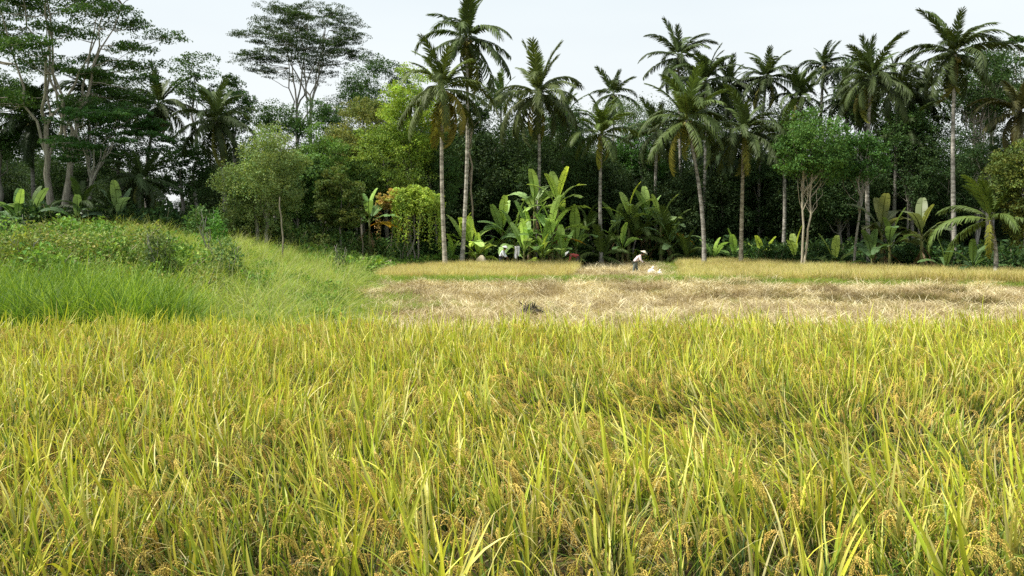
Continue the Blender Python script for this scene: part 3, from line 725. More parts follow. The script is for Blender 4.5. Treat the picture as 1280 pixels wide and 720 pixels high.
# the wood behind, one mass
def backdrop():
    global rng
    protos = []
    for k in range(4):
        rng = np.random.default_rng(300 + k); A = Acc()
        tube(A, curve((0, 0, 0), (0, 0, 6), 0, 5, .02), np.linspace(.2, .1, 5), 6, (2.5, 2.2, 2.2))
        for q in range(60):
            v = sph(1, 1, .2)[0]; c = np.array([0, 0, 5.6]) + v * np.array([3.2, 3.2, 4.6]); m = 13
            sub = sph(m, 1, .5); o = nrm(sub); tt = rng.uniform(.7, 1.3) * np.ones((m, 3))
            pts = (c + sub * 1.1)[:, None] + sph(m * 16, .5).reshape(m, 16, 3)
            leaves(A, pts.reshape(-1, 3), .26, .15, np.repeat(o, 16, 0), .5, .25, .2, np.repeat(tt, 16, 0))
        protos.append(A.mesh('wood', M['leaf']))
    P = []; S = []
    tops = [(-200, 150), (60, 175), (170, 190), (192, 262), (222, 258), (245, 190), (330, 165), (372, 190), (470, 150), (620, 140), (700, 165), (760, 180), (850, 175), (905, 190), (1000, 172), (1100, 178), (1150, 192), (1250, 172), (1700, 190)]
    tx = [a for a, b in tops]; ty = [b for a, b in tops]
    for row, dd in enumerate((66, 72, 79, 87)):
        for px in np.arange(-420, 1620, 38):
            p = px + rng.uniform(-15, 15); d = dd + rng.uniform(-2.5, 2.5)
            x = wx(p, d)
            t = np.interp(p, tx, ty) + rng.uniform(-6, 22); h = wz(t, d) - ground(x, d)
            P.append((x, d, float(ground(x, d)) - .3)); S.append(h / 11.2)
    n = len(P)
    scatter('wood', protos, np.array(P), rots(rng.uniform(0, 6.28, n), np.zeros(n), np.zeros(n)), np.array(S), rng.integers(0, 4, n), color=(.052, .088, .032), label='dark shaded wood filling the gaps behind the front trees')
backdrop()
rng = np.random.default_rng(78)

# ------------------------------------------------------------------ coconut palms
def frond(L, bend, ll, hang, cols, torn=0.0, np_=58):
    A = Acc()
    n = 14; t = np.linspace(0, 1, n); e = -bend * t ** 1.35
    d = np.stack([np.cos(e), np.zeros(n), np.sin(e)], 1)
    P = np.concatenate([np.zeros((1, 3)), np.cumsum((d[:-1] + d[1:]) / 2 * L / (n - 1), 0)])
    c = np.array(cols)
    tube(A, P, np.linspace(.035, .008, n), 4, c * np.array([1.6, 1.4, 1.2]), 0, False)
    for sg in (-1, 1):
        ph = rng.uniform(0, 6)
        for k in range(np_):
            if rng.random() < torn: continue
            s = .13 + .87 * (k / np_); i = s * (n - 1); i0 = min(int(i), n - 2); f = i - i0
            p = P[i0] * (1 - f) + P[i0 + 1] * f; dr = nrm(d[i0] * (1 - f) + d[i0 + 1] * f); nn = np.array([-dr[2], 0, dr[0]])
            l = ll * (.35 + .65 * math.sin(PI * min(1, (s - .08) * .95)) ** .6) * (1 if s < .9 else .75) * rng.uniform(.88, 1.08)
            a = R(68 - 42 * s + rng.normal(0, 5)); hh = hang * rng.uniform(.7, 1.3) + .12 * math.sin(s * 14 + ph)
            u = dr * math.cos(a) + np.array([0, sg, 0]) * math.sin(a) + nn * (.22 - .1 * hh)
            u = nrm(u); q = [p]; v = u.copy()
            for z in range(3):
                q.append(q[-1] + v * l / 3); v = nrm(v - (nn * .6 + np.array([0, 0, .6])) * hh * .55)
            q = np.array(q); wd = np.array([.042, .060, .046, .004]); wv = dr
            V = np.concatenate([q - wv * wd[:, None], q + wv * wd[:, None]]); F = [[z, z + 1, z + 5, z + 4] for z in range(3)]
            A.add(V, F, c * rng.uniform(.75, 1.25) * (1, 1, 1))
    return A.mesh('frond', [M['palm']])
PC = (1, 1, 1)
FR = {'up': [frond(4.2, R(b), .85, h, (1.1, 1.15, .9), .06) for b, h in ((22, .3), (42, .5), (64, .7))],
      'mid': [frond(4.3, R(b), .95, h, PC, .1) for b, h in ((80, .7), (105, .9), (66, 1.1), (92, 1.3))],
      'low': [frond(4.1, R(b), .9, h, (.95, .95, .95), .2) for b, h in ((60, 1.4), (85, 1.6), (45, 1.3))],
      'dead': [frond(3.6, R(b), .75, 1.6, (2.6, 1.9, 1.2), .3, 44) for b in (50, 80)]}
PALM = (.062, .094, .04)
def palm(label, px, cy, rpx, d, base_px, nf=31, color=PALM, dead=2, name='coconut_palm', lean=0, upb=0.0, seed=0, trunk_r=.15, nuts=True, trunkc=(1, 1, 1), lowmin=-52, yellow=0, cat='palm tree'):
    global rng
    rng = np.random.default_rng(5000 + seed)
    if px > 800 and cy < 200: rpx = rpx * .92
    lean = lean + rng.uniform(-.35, .35)
    bx = wx(base_px, d); zb = float(ground(bx, d)); zc = wz(cy, d) - zb; cx = wx(px, d) - bx; s = rpx / FPX * d / 3.15
    root = thing(name, label, cat, (bx, d, zb)); T = Acc()
    n = 14; t = np.linspace(0, 1, n)
    P = np.stack([cx * (t ** 1.6) + lean * np.sin(t * PI), .25 * np.sin(t * 3), zc * t - .15 * (1 - t)], 1)
    r = trunk_r * (1.0 - .35 * t); r[0] *= 1.7; r[1] *= 1.12
    tube(T, P, r, 10); link('trunk', T.mesh('trunk', M['palmbark'], True), root, color=trunkc)
    top = P[-1]
    if nuts:
        A = Acc()
        for k in range(9):
            a = k * 2.4; c = top + np.array([math.cos(a) * .3 * s, math.sin(a) * .3 * s, -.22 * s - .1 * (k % 3)])
            th = np.linspace(-PI / 2, PI / 2, 7); tube(A, c + np.stack([0 * th, 0 * th, np.sin(th) * .15], 1), np.cos(th) * .12 + .001, 7, (1, 1, 1), 0, False)
        link('coconut_cluster', A.mesh('coconut_cluster', M['husk'], True), root)
    for k in range(nf):
        q = k / (nf - 1); az = k * 2.39996 + rng.uniform(-.5, .5) + seed
        pitch = 84 - (84 - lowmin) * q ** (.92 + upb) + rng.uniform(-13, 13)
        kind = 'up' if pitch > 52 else ('mid' if pitch > 12 else 'low')
        cc = np.array(color) * np.array([1.08, 1.08, .72]) * rng.uniform(.75, 1.25)
        if k >= nf - dead: kind = 'dead'; pitch = rng.uniform(-75, -45)
        elif k >= nf - dead - yellow: cc = cc * np.array([2.6, 1.7, 1.0])
        me = FR[kind][int(rng.integers(len(FR[kind])))]
        o = link('frond', me, root, tuple(top + np.array([0, 0, .1 * s * (1 - q)])), cc)
        o.rotation_euler = (rng.uniform(-.35, .35), -R(pitch), az)
        z = s * rng.uniform(.72, 1.15) * (.98 if kind != 'up' else .88); o.scale = (z, z, z)
        if kind == 'dead': o['label'] = 'dry brown hanging frond'
    return root
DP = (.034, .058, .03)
palms = [
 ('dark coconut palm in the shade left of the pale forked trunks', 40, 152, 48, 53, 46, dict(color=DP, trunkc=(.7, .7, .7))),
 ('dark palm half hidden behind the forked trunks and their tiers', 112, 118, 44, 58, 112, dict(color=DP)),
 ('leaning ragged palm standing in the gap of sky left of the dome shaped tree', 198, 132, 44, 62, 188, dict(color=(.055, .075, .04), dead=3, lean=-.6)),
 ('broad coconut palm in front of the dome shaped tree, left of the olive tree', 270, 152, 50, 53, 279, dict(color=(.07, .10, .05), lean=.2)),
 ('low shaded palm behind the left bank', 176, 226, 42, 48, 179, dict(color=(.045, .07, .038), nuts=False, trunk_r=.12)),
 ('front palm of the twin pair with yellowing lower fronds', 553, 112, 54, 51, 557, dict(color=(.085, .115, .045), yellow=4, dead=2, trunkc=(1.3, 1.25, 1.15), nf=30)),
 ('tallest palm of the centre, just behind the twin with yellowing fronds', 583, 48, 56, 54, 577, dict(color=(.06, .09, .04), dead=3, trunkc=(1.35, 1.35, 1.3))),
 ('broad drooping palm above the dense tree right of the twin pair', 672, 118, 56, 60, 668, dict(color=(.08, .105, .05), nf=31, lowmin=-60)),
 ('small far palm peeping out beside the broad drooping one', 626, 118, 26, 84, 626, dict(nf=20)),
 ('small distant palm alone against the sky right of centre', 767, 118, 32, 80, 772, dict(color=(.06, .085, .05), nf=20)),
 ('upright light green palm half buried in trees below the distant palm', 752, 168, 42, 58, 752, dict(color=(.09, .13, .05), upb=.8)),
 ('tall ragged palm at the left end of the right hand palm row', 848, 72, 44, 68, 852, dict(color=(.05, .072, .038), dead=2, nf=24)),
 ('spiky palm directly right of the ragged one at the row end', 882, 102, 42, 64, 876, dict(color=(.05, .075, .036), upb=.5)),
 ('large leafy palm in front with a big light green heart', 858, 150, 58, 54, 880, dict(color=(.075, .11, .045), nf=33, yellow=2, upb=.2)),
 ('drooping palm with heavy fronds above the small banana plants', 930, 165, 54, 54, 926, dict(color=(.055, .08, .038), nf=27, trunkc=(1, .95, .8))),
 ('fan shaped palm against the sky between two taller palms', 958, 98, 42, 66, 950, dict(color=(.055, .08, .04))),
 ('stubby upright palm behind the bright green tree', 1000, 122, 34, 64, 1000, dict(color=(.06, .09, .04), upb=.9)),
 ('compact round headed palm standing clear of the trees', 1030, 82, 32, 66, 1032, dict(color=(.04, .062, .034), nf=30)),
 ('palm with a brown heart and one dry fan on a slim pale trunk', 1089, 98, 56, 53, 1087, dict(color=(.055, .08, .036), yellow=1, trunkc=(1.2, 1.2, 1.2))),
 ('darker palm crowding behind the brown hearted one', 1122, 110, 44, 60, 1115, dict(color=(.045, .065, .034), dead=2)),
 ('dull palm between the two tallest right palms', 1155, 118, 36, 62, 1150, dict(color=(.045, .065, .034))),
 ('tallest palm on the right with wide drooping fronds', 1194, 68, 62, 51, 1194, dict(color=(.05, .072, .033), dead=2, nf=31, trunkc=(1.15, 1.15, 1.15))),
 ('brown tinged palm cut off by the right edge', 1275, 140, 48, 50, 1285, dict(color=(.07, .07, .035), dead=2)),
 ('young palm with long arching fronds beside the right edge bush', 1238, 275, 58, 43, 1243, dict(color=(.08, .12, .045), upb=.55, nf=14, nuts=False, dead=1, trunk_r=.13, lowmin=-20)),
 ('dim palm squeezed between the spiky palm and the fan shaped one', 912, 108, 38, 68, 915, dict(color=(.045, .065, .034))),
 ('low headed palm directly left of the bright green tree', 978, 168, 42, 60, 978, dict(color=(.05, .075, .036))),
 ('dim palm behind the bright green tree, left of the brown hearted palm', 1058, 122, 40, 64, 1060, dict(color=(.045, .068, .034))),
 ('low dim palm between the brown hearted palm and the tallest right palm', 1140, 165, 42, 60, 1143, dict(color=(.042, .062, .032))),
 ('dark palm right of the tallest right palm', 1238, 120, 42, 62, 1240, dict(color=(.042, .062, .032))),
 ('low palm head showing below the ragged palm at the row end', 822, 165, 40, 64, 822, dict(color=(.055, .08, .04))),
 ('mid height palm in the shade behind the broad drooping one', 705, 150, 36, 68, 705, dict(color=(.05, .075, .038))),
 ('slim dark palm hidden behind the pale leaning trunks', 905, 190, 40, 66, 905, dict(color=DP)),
]
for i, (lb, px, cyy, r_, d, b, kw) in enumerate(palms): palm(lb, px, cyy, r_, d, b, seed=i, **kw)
# stemless young palms at the foot of the wood
for i, (px, py, d, rp, lb) in enumerate([(752, 322, 58, 40, 'young stemless palm left of the bent worker'), (795, 300, 60, 38, 'young stemless palm behind the bent worker'), (835, 305, 60, 40, 'young stemless palm right of the bent worker, under the yellow leaf'),
                                         (735, 290, 61, 36, 'young stemless palm beside the hanging yellow banana leaf'), (140, 270, 46, 34, 'dark young palm right of the forked trunks'), (100, 262, 45, 34, 'dark young palm at the base of the forked trunks'), (858, 322, 58, 28, 'small low palm beside the path end')]):
    palm(lb, px, py, rp, d, px + 2, nf=13, color=(.07, .105, .04) if px > 200 else (.04, .065, .03), dead=0, nuts=False, trunk_r=.09, upb=.4, lowmin=0, seed=60 + i, name='young_palm', cat='palm')
# thin lone trunk behind the twins: a bare topped tree
build_tree('slender_tree', 'slender bare stemmed tree right of the twin palm trunks', 591, 57, 120, 40, 180, 591, 'sparse', G6, 'tree', tr=.08, nl=14, leaf=.2, seedv=95, barkc=(.9, .8, .7))
rng = np.random.default_rng(79)

# ------------------------------------------------------------------ banana plants
def banana_leaf(L, W, bend, torn, col, rib=(.5, .55, .2), up=.25):
    A = Acc(); n = 26; t = np.linspace(0, 1, n); e = -bend * np.clip(t - .12, 0, 1) ** 1.3
    d = np.stack([np.cos(e), np.zeros(n), np.sin(e)], 1)
    P = np.concatenate([np.zeros((1, 3)), np.cumsum((d[:-1] + d[1:]) / 2 * L / (n - 1), 0)])
    tube(A, P, np.linspace(.035, .006, n), 5, rib, 0, False)
    nn = np.stack([-d[:, 2], np.zeros(n), d[:, 0]], 1); w_ = W / 2 * np.where(t < .16, 0, np.sin(PI * np.clip((t - .15) / .87, 0, 1)) ** .45)
    col = np.array(col)
    for sg in (-1, 1):
        drop = 0; k = 4
        while k < n - 1:
            m = int(rng.integers(1, 4)) if rng.random() < torn else int(rng.integers(5, 10)); e2 = min(n - 1, k + m); dr = rng.uniform(-.1, .6) * (1 if torn > .3 else .35)
            idx = np.arange(k, e2 + 1); sh = np.linspace(.0, 1, 3)
            rows = []
            for s_ in sh:
                off = w_[idx] * s_
                pull = (-.012 * sg * 0 + .0)
                q = P[idx] + np.array([0, sg, 0]) * (off * math.cos(up))[:, None] + nn[idx] * (off * math.sin(up) * (1 - s_ * dr * 3))[:, None] + d[idx] * (off * .25)[:, None]
                if s_ > 0 and len(idx) > 1:
                    cen = q.mean(0); q = cen + (q - cen) * (1 - .10 * s_)
                rows.append(q)
            V = np.concatenate(rows); m1 = len(idx); F = [[r_ * m1 + z, r_ * m1 + z + 1, (r_ + 1) * m1 + z + 1, (r_ + 1) * m1 + z] for r_ in range(2) for z in range(m1 - 1)]
            if m1 > 1: A.add(V, F, col * rng.uniform(.88, 1.12))
            k = e2
    return A.mesh('banana_leaf', [M['banana']], True)
BL = {'erect': [banana_leaf(2.3, .62, R(22), .15, (1.15, 1.15, 1)), banana_leaf(2.1, .58, R(40), .2, (1.1, 1.1, 1))],
      'arch': [banana_leaf(2.4, .66, R(85), .35, (1, 1, 1)), banana_leaf(2.3, .62, R(105), .5, (1, 1.05, 1.1)), banana_leaf(2.5, .6, R(70), .7, (.95, 1, 1.1))],
      'low': [banana_leaf(2.3, .6, R(70), .7, (.85, .9, .95)), banana_leaf(2.2, .6, R(95), .6, (.9, .95, 1))],
      'yellow': [banana_leaf(2.3, .5, R(75), .5, (1, 1, 1), (.6, .45, .1))], 'dead': [banana_leaf(1.7, .3, R(70), .8, (1, 1, 1), (.3, .2, .1), 1.2)]}
BC = (.12, .22, .055)
def banana(label, px, top, d, base_px=None, nf=8, color=BC, yellow=0, dead=1, s=1.0, spread=1.0, seed=0, zb=None):
    global rng
    rng = np.random.default_rng(9000 + seed)
    bx = wx(base_px if base_px is not None else px, d); z0 = float(ground(bx, d)) if zb is None else zb
    H = wz(top, d) - z0; sh = max(.25, H - 2.0 * s); cx = wx(px, d) - bx
    root = thing('banana_plant', label, 'banana plant', (bx, d, z0), 0, 'banana plants along the edge of the wood'); A = Acc()
    t = np.linspace(0, 1, 7); P = np.stack([cx * t ** 1.4, 0 * t, sh * t - .05], 1); tube(A, P, s * (.13 - .07 * t), 8)
    link('stem', A.mesh('banana_stem', M['stem'], True), root)
    for k in range(nf + yellow + dead):
        az = k * 2.39996 + rng.uniform(-.3, .3) + seed * 1.7; q = k / max(1, nf - 1); c = np.array(color) * np.array([2.1, 1.85, 2.1]) * rng.uniform(.8, 1.25); lab = None
        if k < nf:
            pitch = 84 - 58 * q * spread + rng.uniform(-6, 6); kind = 'erect' if pitch > 66 else 'arch' if pitch > 38 else 'low'
            if k == 0: c = c * np.array([1.5, 1.4, 1])
        elif k < nf + yellow:
            kind = 'yellow'; pitch = rng.uniform(5, 25); c = np.array((.62, .36, .03)); az = rng.uniform(-.3, .3) if seed % 2 == 0 else rng.uniform(-.6, .2); lab = 'yellow drooping leaf'
        else:
            kind = 'dead'; pitch = rng.uniform(-65, -35); c = np.array((.26, .19, .10)); lab = 'dry brown hanging leaf'
        me = BL[kind][int(rng.integers(len(BL[kind])))]
        o = link('leaf', me, root, tuple(P[-1] - np.array([0, 0, .08 * k * s])), c)
        o.rotation_euler = (rng.uniform(-.5, .5), -R(pitch), az); z = s * rng.uniform(.8, 1.15); o.scale = (z, z, z)
        if lab: o['label'] = lab
    return root
BR = (.20, .30, .07)
bananas = [
 ('bright young banana plant at the left end of the grove', 578, 255, 57, dict(color=BR, nf=6, s=.9)),
 ('banana plant with one broad upright pale leaf at the left of the grove', 588, 262, 56.5, dict(color=(.22, .34, .08), nf=6, s=.85)),
 ('small banana plant low between the young left ones and the main grove', 606, 282, 57.5, dict(color=BC, nf=7, s=.8)),
 ('banana plant behind the person in white', 628, 240, 59, dict(color=(.15, .25, .08), nf=9)),
 ('banana plant just right of the person in white', 643, 248, 58, dict(color=(.17, .28, .08), nf=8)),
 ('tall banana plant with a ragged flag leaf at the top left of the grove', 668, 205, 60, dict(color=(.15, .24, .08), nf=8, dead=3)),
 ('banana plant with brown hanging leaves in the middle of the grove', 662, 246, 57.5, dict(color=(.15, .25, .09), nf=8, dead=4)),
 ('tallest banana plant of the grove with an upright split leaf', 697, 198, 58, dict(color=BR, nf=9, dead=2, s=1.1)),
 ('banana plant with a drooping golden leaf at the right of the grove', 690, 238, 56.5, dict(color=(.18, .30, .08), nf=8, yellow=1)),
 ('broad banana plant in front of the tallest of the grove', 680, 262, 56, dict(color=BC, nf=8, s=.85)),
 ('shaded banana plant behind the person in red', 720, 258, 59, dict(color=(.09, .16, .05), nf=7, dead=2)),
 ('banana plant with an upright bright leaf left of the sprawling clump', 786, 222, 61, dict(color=BR, nf=7, dead=2)),
 ('tall banana plant in the middle of the sprawling clump', 808, 226, 62, dict(color=(.13, .22, .08), nf=9, dead=3)),
 ('banana plant with a long yellow edged leaf right of the sprawling clump', 826, 232, 60.5, dict(color=(.12, .19, .07), nf=8, yellow=1, dead=2)),
 ('small banana plant at the back of the sprawling clump', 772, 238, 62, dict(color=(.10, .17, .07), nf=7, dead=2)),
 ('small banana plant left of the broad trunked palm base on the right field', 892, 296, 60, dict(nf=6, s=.7)),
 ('low banana plant beside the pale palm trunk behind the right field', 918, 292, 59.5, dict(nf=7, s=.75, dead=0)),
 ('low spreading banana plant left of the two leaning trunks', 952, 292, 58.5, dict(nf=7, s=.75, color=BR, dead=0, spread=1.2)),
 ('narrow upright banana plant between small ones under the bright tree', 994, 288, 57, dict(nf=5, s=.8, color=BR, dead=0)),
 ('tiny banana plant right of the two leaning trunks', 1044, 295, 53.5, dict(nf=5, s=.75, color=BR, dead=0)),
 ('low leafy banana plant directly behind the cream sack heap', 596, 278, 55.8, dict(color=BR, nf=8, s=.7, dead=0)),
 ('low leafy banana plant between the white cloth and the middle of the grove', 655, 272, 55.8, dict(color=(.15, .25, .08), nf=8, s=.75)),
 ('low leafy banana plant in front of the golden leaved one', 678, 280, 55.6, dict(color=BR, nf=8, s=.7, dead=0)),
 ('low leafy banana plant left of the person in red', 702, 276, 55.8, dict(color=(.14, .24, .07), nf=8, s=.75)),
 ('low leafy banana plant at the foot of the yellowing twin palm', 566, 285, 56.2, dict(color=(.14, .25, .07), nf=8, s=.65, dead=0)),
 ('low banana plant under the sprawling clump, left side', 778, 268, 59, dict(color=(.11, .2, .06), nf=8, s=.8)),
 ('low banana plant under the sprawling clump, right side', 838, 262, 59.5, dict(color=(.10, .17, .06), nf=8, s=.8)),
 ('large dusty banana plant with grey brown leaves on the right', 1102, 240, 51, dict(nf=8, color=(.11, .14, .06), dead=4, s=1.05)),
 ('dark banana plant in front of the dusty one', 1112, 262, 49.5, dict(nf=9, color=(.07, .13, .045), s=.9)),
 ('banana plant with splayed torn leaves left of the tallest right palm', 1152, 245, 49.5, dict(nf=8, color=(.10, .14, .06), dead=5, yellow=0, spread=1.2, s=1.05)),
 ('low dark banana plant under the dusty one', 1090, 288, 49.5, dict(nf=7, color=(.06, .12, .04), s=.75)),
 ('small banana plant beside the base of the tallest right palm', 1182, 302, 47, dict(nf=6, color=(.07, .13, .04), s=.7)),
 ('low banana plant left of the young right palm', 1216, 298, 45.5, dict(nf=6, color=(.06, .12, .04), s=.7)),
 ('small banana plant at the far left edge behind the scrub', 22, 234, 45, dict(nf=7, color=(.07, .13, .05), s=.85, dead=2)),
 ('banana plant left of the pale forked trunks', 42, 226, 46, dict(nf=7, color=(.06, .11, .045), s=.85)),
 ('banana plant right of the pale forked trunks with a yellowed leaf', 96, 232, 45, dict(nf=7, color=(.06, .11, .045), s=.85, yellow=1)),
 ('pale leaved banana plant behind the scrub left of the low palm', 148, 228, 45.5, dict(nf=8, color=(.07, .12, .06), s=.9)),
 ('banana plant with golden top leaf beside the withering creeper', 462, 236, 53, dict(nf=7, color=(.10, .19, .06), yellow=2, dead=2, s=.85)),
]
for i, (lb, px, top, d, kw) in enumerate(bananas):
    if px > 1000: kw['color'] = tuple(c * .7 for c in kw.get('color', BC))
    if 560 < px < 850: top += 8
    kw['s'] = kw.get('s', 1.0) * (1.22 if d > 53 else 1.1)
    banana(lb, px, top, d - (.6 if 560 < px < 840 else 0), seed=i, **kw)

# clumps of loose shrub at the front of the wood and on the bank
def shrub(label, px, py, d, w_px, h_px, tints, L=.14, seed=0, cat='shrub', n=900):
    global rng
    rng = np.random.default_rng(12000 + seed); x = wx(px, d); z = float(ground(x, d))
    r = w_px / 2 / FPX * d; h = wz(py, d) - z
    root = thing('shrub', label, cat, (x, d, z)); S = Acc(); A = Acc()
    for k in range(7):
        a = rng.uniform(0, 6.28); q = (math.cos(a) * r * .6, math.sin(a) * r * .6, h * rng.uniform(.6, .95))
        tube(S, curve((0, 0, -.05), q, .05, 6, .04), np.linspace(.03, .008, 6), 5)
    for k in range(22):
        v = sph(1, 1, .3)[0]; v[2] = abs(v[2]); c = v * np.array([r, r, h]) * .82; m = n // 22
        t = np.array(tints)[rng.integers(0, len(tints), m)] * rng.uniform(.8, 1.2)
        leaves(A, c + sph(m, 1) * np.array([r, r, h * .8]) * .32, L, L * .55, np.tile(v, (m, 1)), .6, .1, .2, t)
    link('stem', S.mesh('stem', M['bark'], True), root); link('foliage', A.mesh('foliage', M['leaf']), root)
shrub('bright green shrub on the bank crest left of the olive tree', 263, 256, 34, 50, 30, [(.14, .32, .05), (.10, .24, .04)], seed=1)
shrub('dark leafy shrub at the left edge on the bank', 12, 262, 30, 60, 30, [(.10, .16, .05), (.07, .12, .04)], seed=2)
shrub('rounded green shrub on the bank below the bright one', 282, 285, 27, 70, 30, [(.13, .22, .06), (.18, .26, .07)], seed=3)
shrub('dark creeper covered stump on the slope left of the dry rice block', 424, 302, 39, 30, 20, [(.07, .11, .04), (.10, .15, .05)], L=.1, seed=4, n=600)
shrub('small yellow flowered bush behind the bent worker', 800, 312, 59, 36, 22, [(.12, .28, .05), (.10, .22, .05), (.5, .42, .04)], seed=5, n=600)
shrub('leafy bush at the foot of the yellow green creeper', 502, 296, 53, 50, 20, [(.10, .18, .05), (.07, .13, .04)], seed=6)
shrub('yellowish weedy shrub at the left edge in front of the scrub', 30, 285, 24, 60, 30, [(.30, .34, .06), (.20, .27, .06)], seed=7)
shrub('dusty olive shrub in the middle of the left scrub', 198, 280, 24, 60, 22, [(.16, .22, .06), (.10, .15, .05)], seed=8)

# ------------------------------------------------------------------ people
skinm = solidmat('skin', (.19, .10, .06), .55, (.23, .125, .075), 20)
def cloth(nm, c, c2=None): return solidmat(nm, c, .85, c2 or tuple(x * .85 for x in c), 6, .3)
def skinned(name, joints, edges, radii, mat, parent, root_i=0, lev=2):
    me = bpy.data.meshes.new(name); me.from_pydata([tuple(j) for j in joints], edges, []); me.materials.append(mat)
    o = link(name, me, parent)
    md = o.modifiers.new('skin', 'SKIN'); md.use_smooth_shade = True
    for i, r in enumerate(radii):
        me.skin_vertices[0].data[i].radius = r if isinstance(r, tuple) else (r, r); me.skin_vertices[0].data[i].use_root = (i == root_i)
    s = o.modifiers.new('sub', 'SUBSURF'); s.levels = s.render_levels = lev
    return o
def cone_hat(parent, c, up, r=.23, h=.13, mat=None):
    A = Acc(); n = 24; rings = [(0.004, h), (.05, h * .86), (r * .55, h * .42), (r, 0), (r * .98, -.006), (r * .5, h * .38), (.04, h * .8)]
    a = np.arange(n) / n * 2 * PI; V = np.array([[rr * math.cos(t), rr * math.sin(t), zz] for rr, zz in rings for t in a])
    F = [[k * n + j, k * n + (j + 1) % n, (k + 1) * n + (j + 1) % n, (k + 1) * n + j] for k in range(len(rings) - 1) for j in range(n)]
    A.add(V, F, (1, 1, 1)); o = link('hat', A.mesh('hat', mat, True), parent, c); o.rotation_euler = up; return o
def person(label, loc, rz, hip, tor, head, hands, feet, knees, elbows, shirt, trousers, hatc, group=None, hat_tilt=0.5, H=1.0):
    """joint positions in a frame whose +X is the way the person faces"""
    root = thing('person', label, 'person', loc, rz)
    hip = np.array(hip, float); ch = np.array(tor, float); hd = np.array(head, float)
    nk = ch + (hd - ch) * .45; J = [hip, hip + (ch - hip) * .5, ch, nk, hd - (hd - nk) * .25, hd, hd + (hd - nk) * .55]
    E = [(0, 1), (1, 2), (2, 3), (3, 4), (4, 5), (5, 6)]; Rr = [(.13, .11), (.115, .10), (.13, .11), .05, .075, .088, .06]
    fw = np.array([1, 0, -.35]); fw = fw / np.linalg.norm(fw)
    J += [hd + fw * .085 + (hd - nk) * -.1, hd + fw * .105 + (hd - nk) * -.12]; E += [(5, 7), (7, 8)]; Rr += [.035, .013]       # face and nose
    for sg in (-1, 1):
        s = np.array([0, sg, 0]); i = len(J)
        J += [hd + s * .085, hd + s * .10]; E += [(5, i), (i, i + 1)]; Rr += [.02, .016]                                       # ears
        i = len(J); sh = ch + s * .19 + (nk - ch) * .15; el = np.array(elbows) + s * .22; ha = np.array(hands) + s * .10
        J += [sh, el, ha]; E += [(2, i), (i, i + 1), (i + 1, i + 2)]; Rr += [.055, .042, .027]
        dr = nrm(ha - el); palm_ = ha + dr * .06; j = len(J); J += [palm_]; E += [(i + 2, j)]; Rr += [(.036, .018)]
        for f, (o_, l_) in enumerate([(-.030, .065), (-.011, .078), (.009, .072), (.028, .056)]):
            k = len(J); b = palm_ + s * 0 + np.array([0, o_, 0]) + dr * .02; c1 = b + nrm(dr + np.array([0, 0, -.4])) * l_ * .55; c2 = c1 + nrm(dr * .4 + np.array([-.2, 0, -1])) * l_ * .5
            J += [b, c1, c2]; E += [(j, k), (k, k + 1), (k + 1, k + 2)]; Rr += [.010, .009, .007]
        k = len(J); J += [ha + dr * .03 - s * .035, ha + dr * .07 - s * .05]; E += [(i + 2, k), (k, k + 1)]; Rr += [.012, .009]
        i = len(J); hp_ = hip + s * .09 - np.array([0, 0, .06]); kn = np.array(knees[0 if sg < 0 else 1]) + s * .10; ft = np.array(feet[0 if sg < 0 else 1]) + s * .11
        J += [hp_, kn, ft + (0, 0, .09), ft + (.05, 0, .035), ft + (.16, 0, .025)]; E += [(0, i), (i, i + 1), (i + 1, i + 2), (i + 2, i + 3), (i + 3, i + 4)]; Rr += [.085, .058, .038, .04, .028]
    skinned('body', J, E, Rr, skinm, root)
    # shirt over trunk and sleeves
    J = [hip - (ch - hip) * .12, hip + (ch - hip) * .5, ch, nk - (nk - ch) * .3]; E = [(0, 1), (1, 2), (2, 3)]; Rr = [(.165, .145), (.155, .135), (.165, .14), .08]
    for sg in (-1, 1):
        s = np.array([0, sg, 0]); i = len(J); sh = ch + s * .19 + (nk - ch) * .15; el = np.array(elbows) + s * .22; ha = np.array(hands) + s * .10
        J += [sh, el, el + (ha - el) * .75]; E += [(2, i), (i, i + 1), (i + 1, i + 2)]; Rr += [.078, .062, .05]
    skinned('shirt', J, E, Rr, shirt, root, 1)
    J = [hip]; E = []; Rr = [(.15, .135)]
    for sg in (-1, 1):
        s = np.array([0, sg, 0]); i = len(J); kn = np.array(knees[0 if sg < 0 else 1]) + s * .10; ft = np.array(feet[0 if sg < 0 else 1]) + s * .11
        J += [hip + s * .09 - np.array([0, 0, .08]), kn, kn + (ft - kn) * .8 + (0, 0, .06)]; E += [(0, i), (i, i + 1), (i + 1, i + 2)]; Rr += [.105, .08, .065]
    skinned('trousers', J, E, Rr, trousers, root)
    A = Acc(); 
    for sg in (-1, 1):     # eyes
        c = hd + fw * .082 + np.array([0, sg * .03, .012]); th = np.linspace(-PI / 2, PI / 2, 5); tube(A, c + np.stack([0 * th, np.sin(th) * .012, 0 * th], 1), np.cos(th) * .008 + .001, 6)
    link('eyes', A.mesh('eyes', solidmat('eye_dark', (.02, .015, .01), .3), True), root)
    cone_hat(root, tuple(hd + (hd - nk) * .45 + np.array([0, 0, .03])), (0, hat_tilt, 0), mat=hatc)
    # hair under the hat
    A = Acc(); th = np.linspace(-PI / 2, PI / 2, 8); tube(A, hd + np.array([-.025, 0, .02]) + np.stack([0 * th, 0 * th, np.sin(th) * .085], 1), np.cos(th) * .098 + .001, 12, (1, 1, 1), 0, False)
    link('hair', A.mesh('hair', solidmat('hair_black', (.015, .012, .01), .5), True), root)
    return root
straw_hat = solidmat('woven_hat', (.62, .56, .42), .8, (.74, .69, .55), 30, .2)
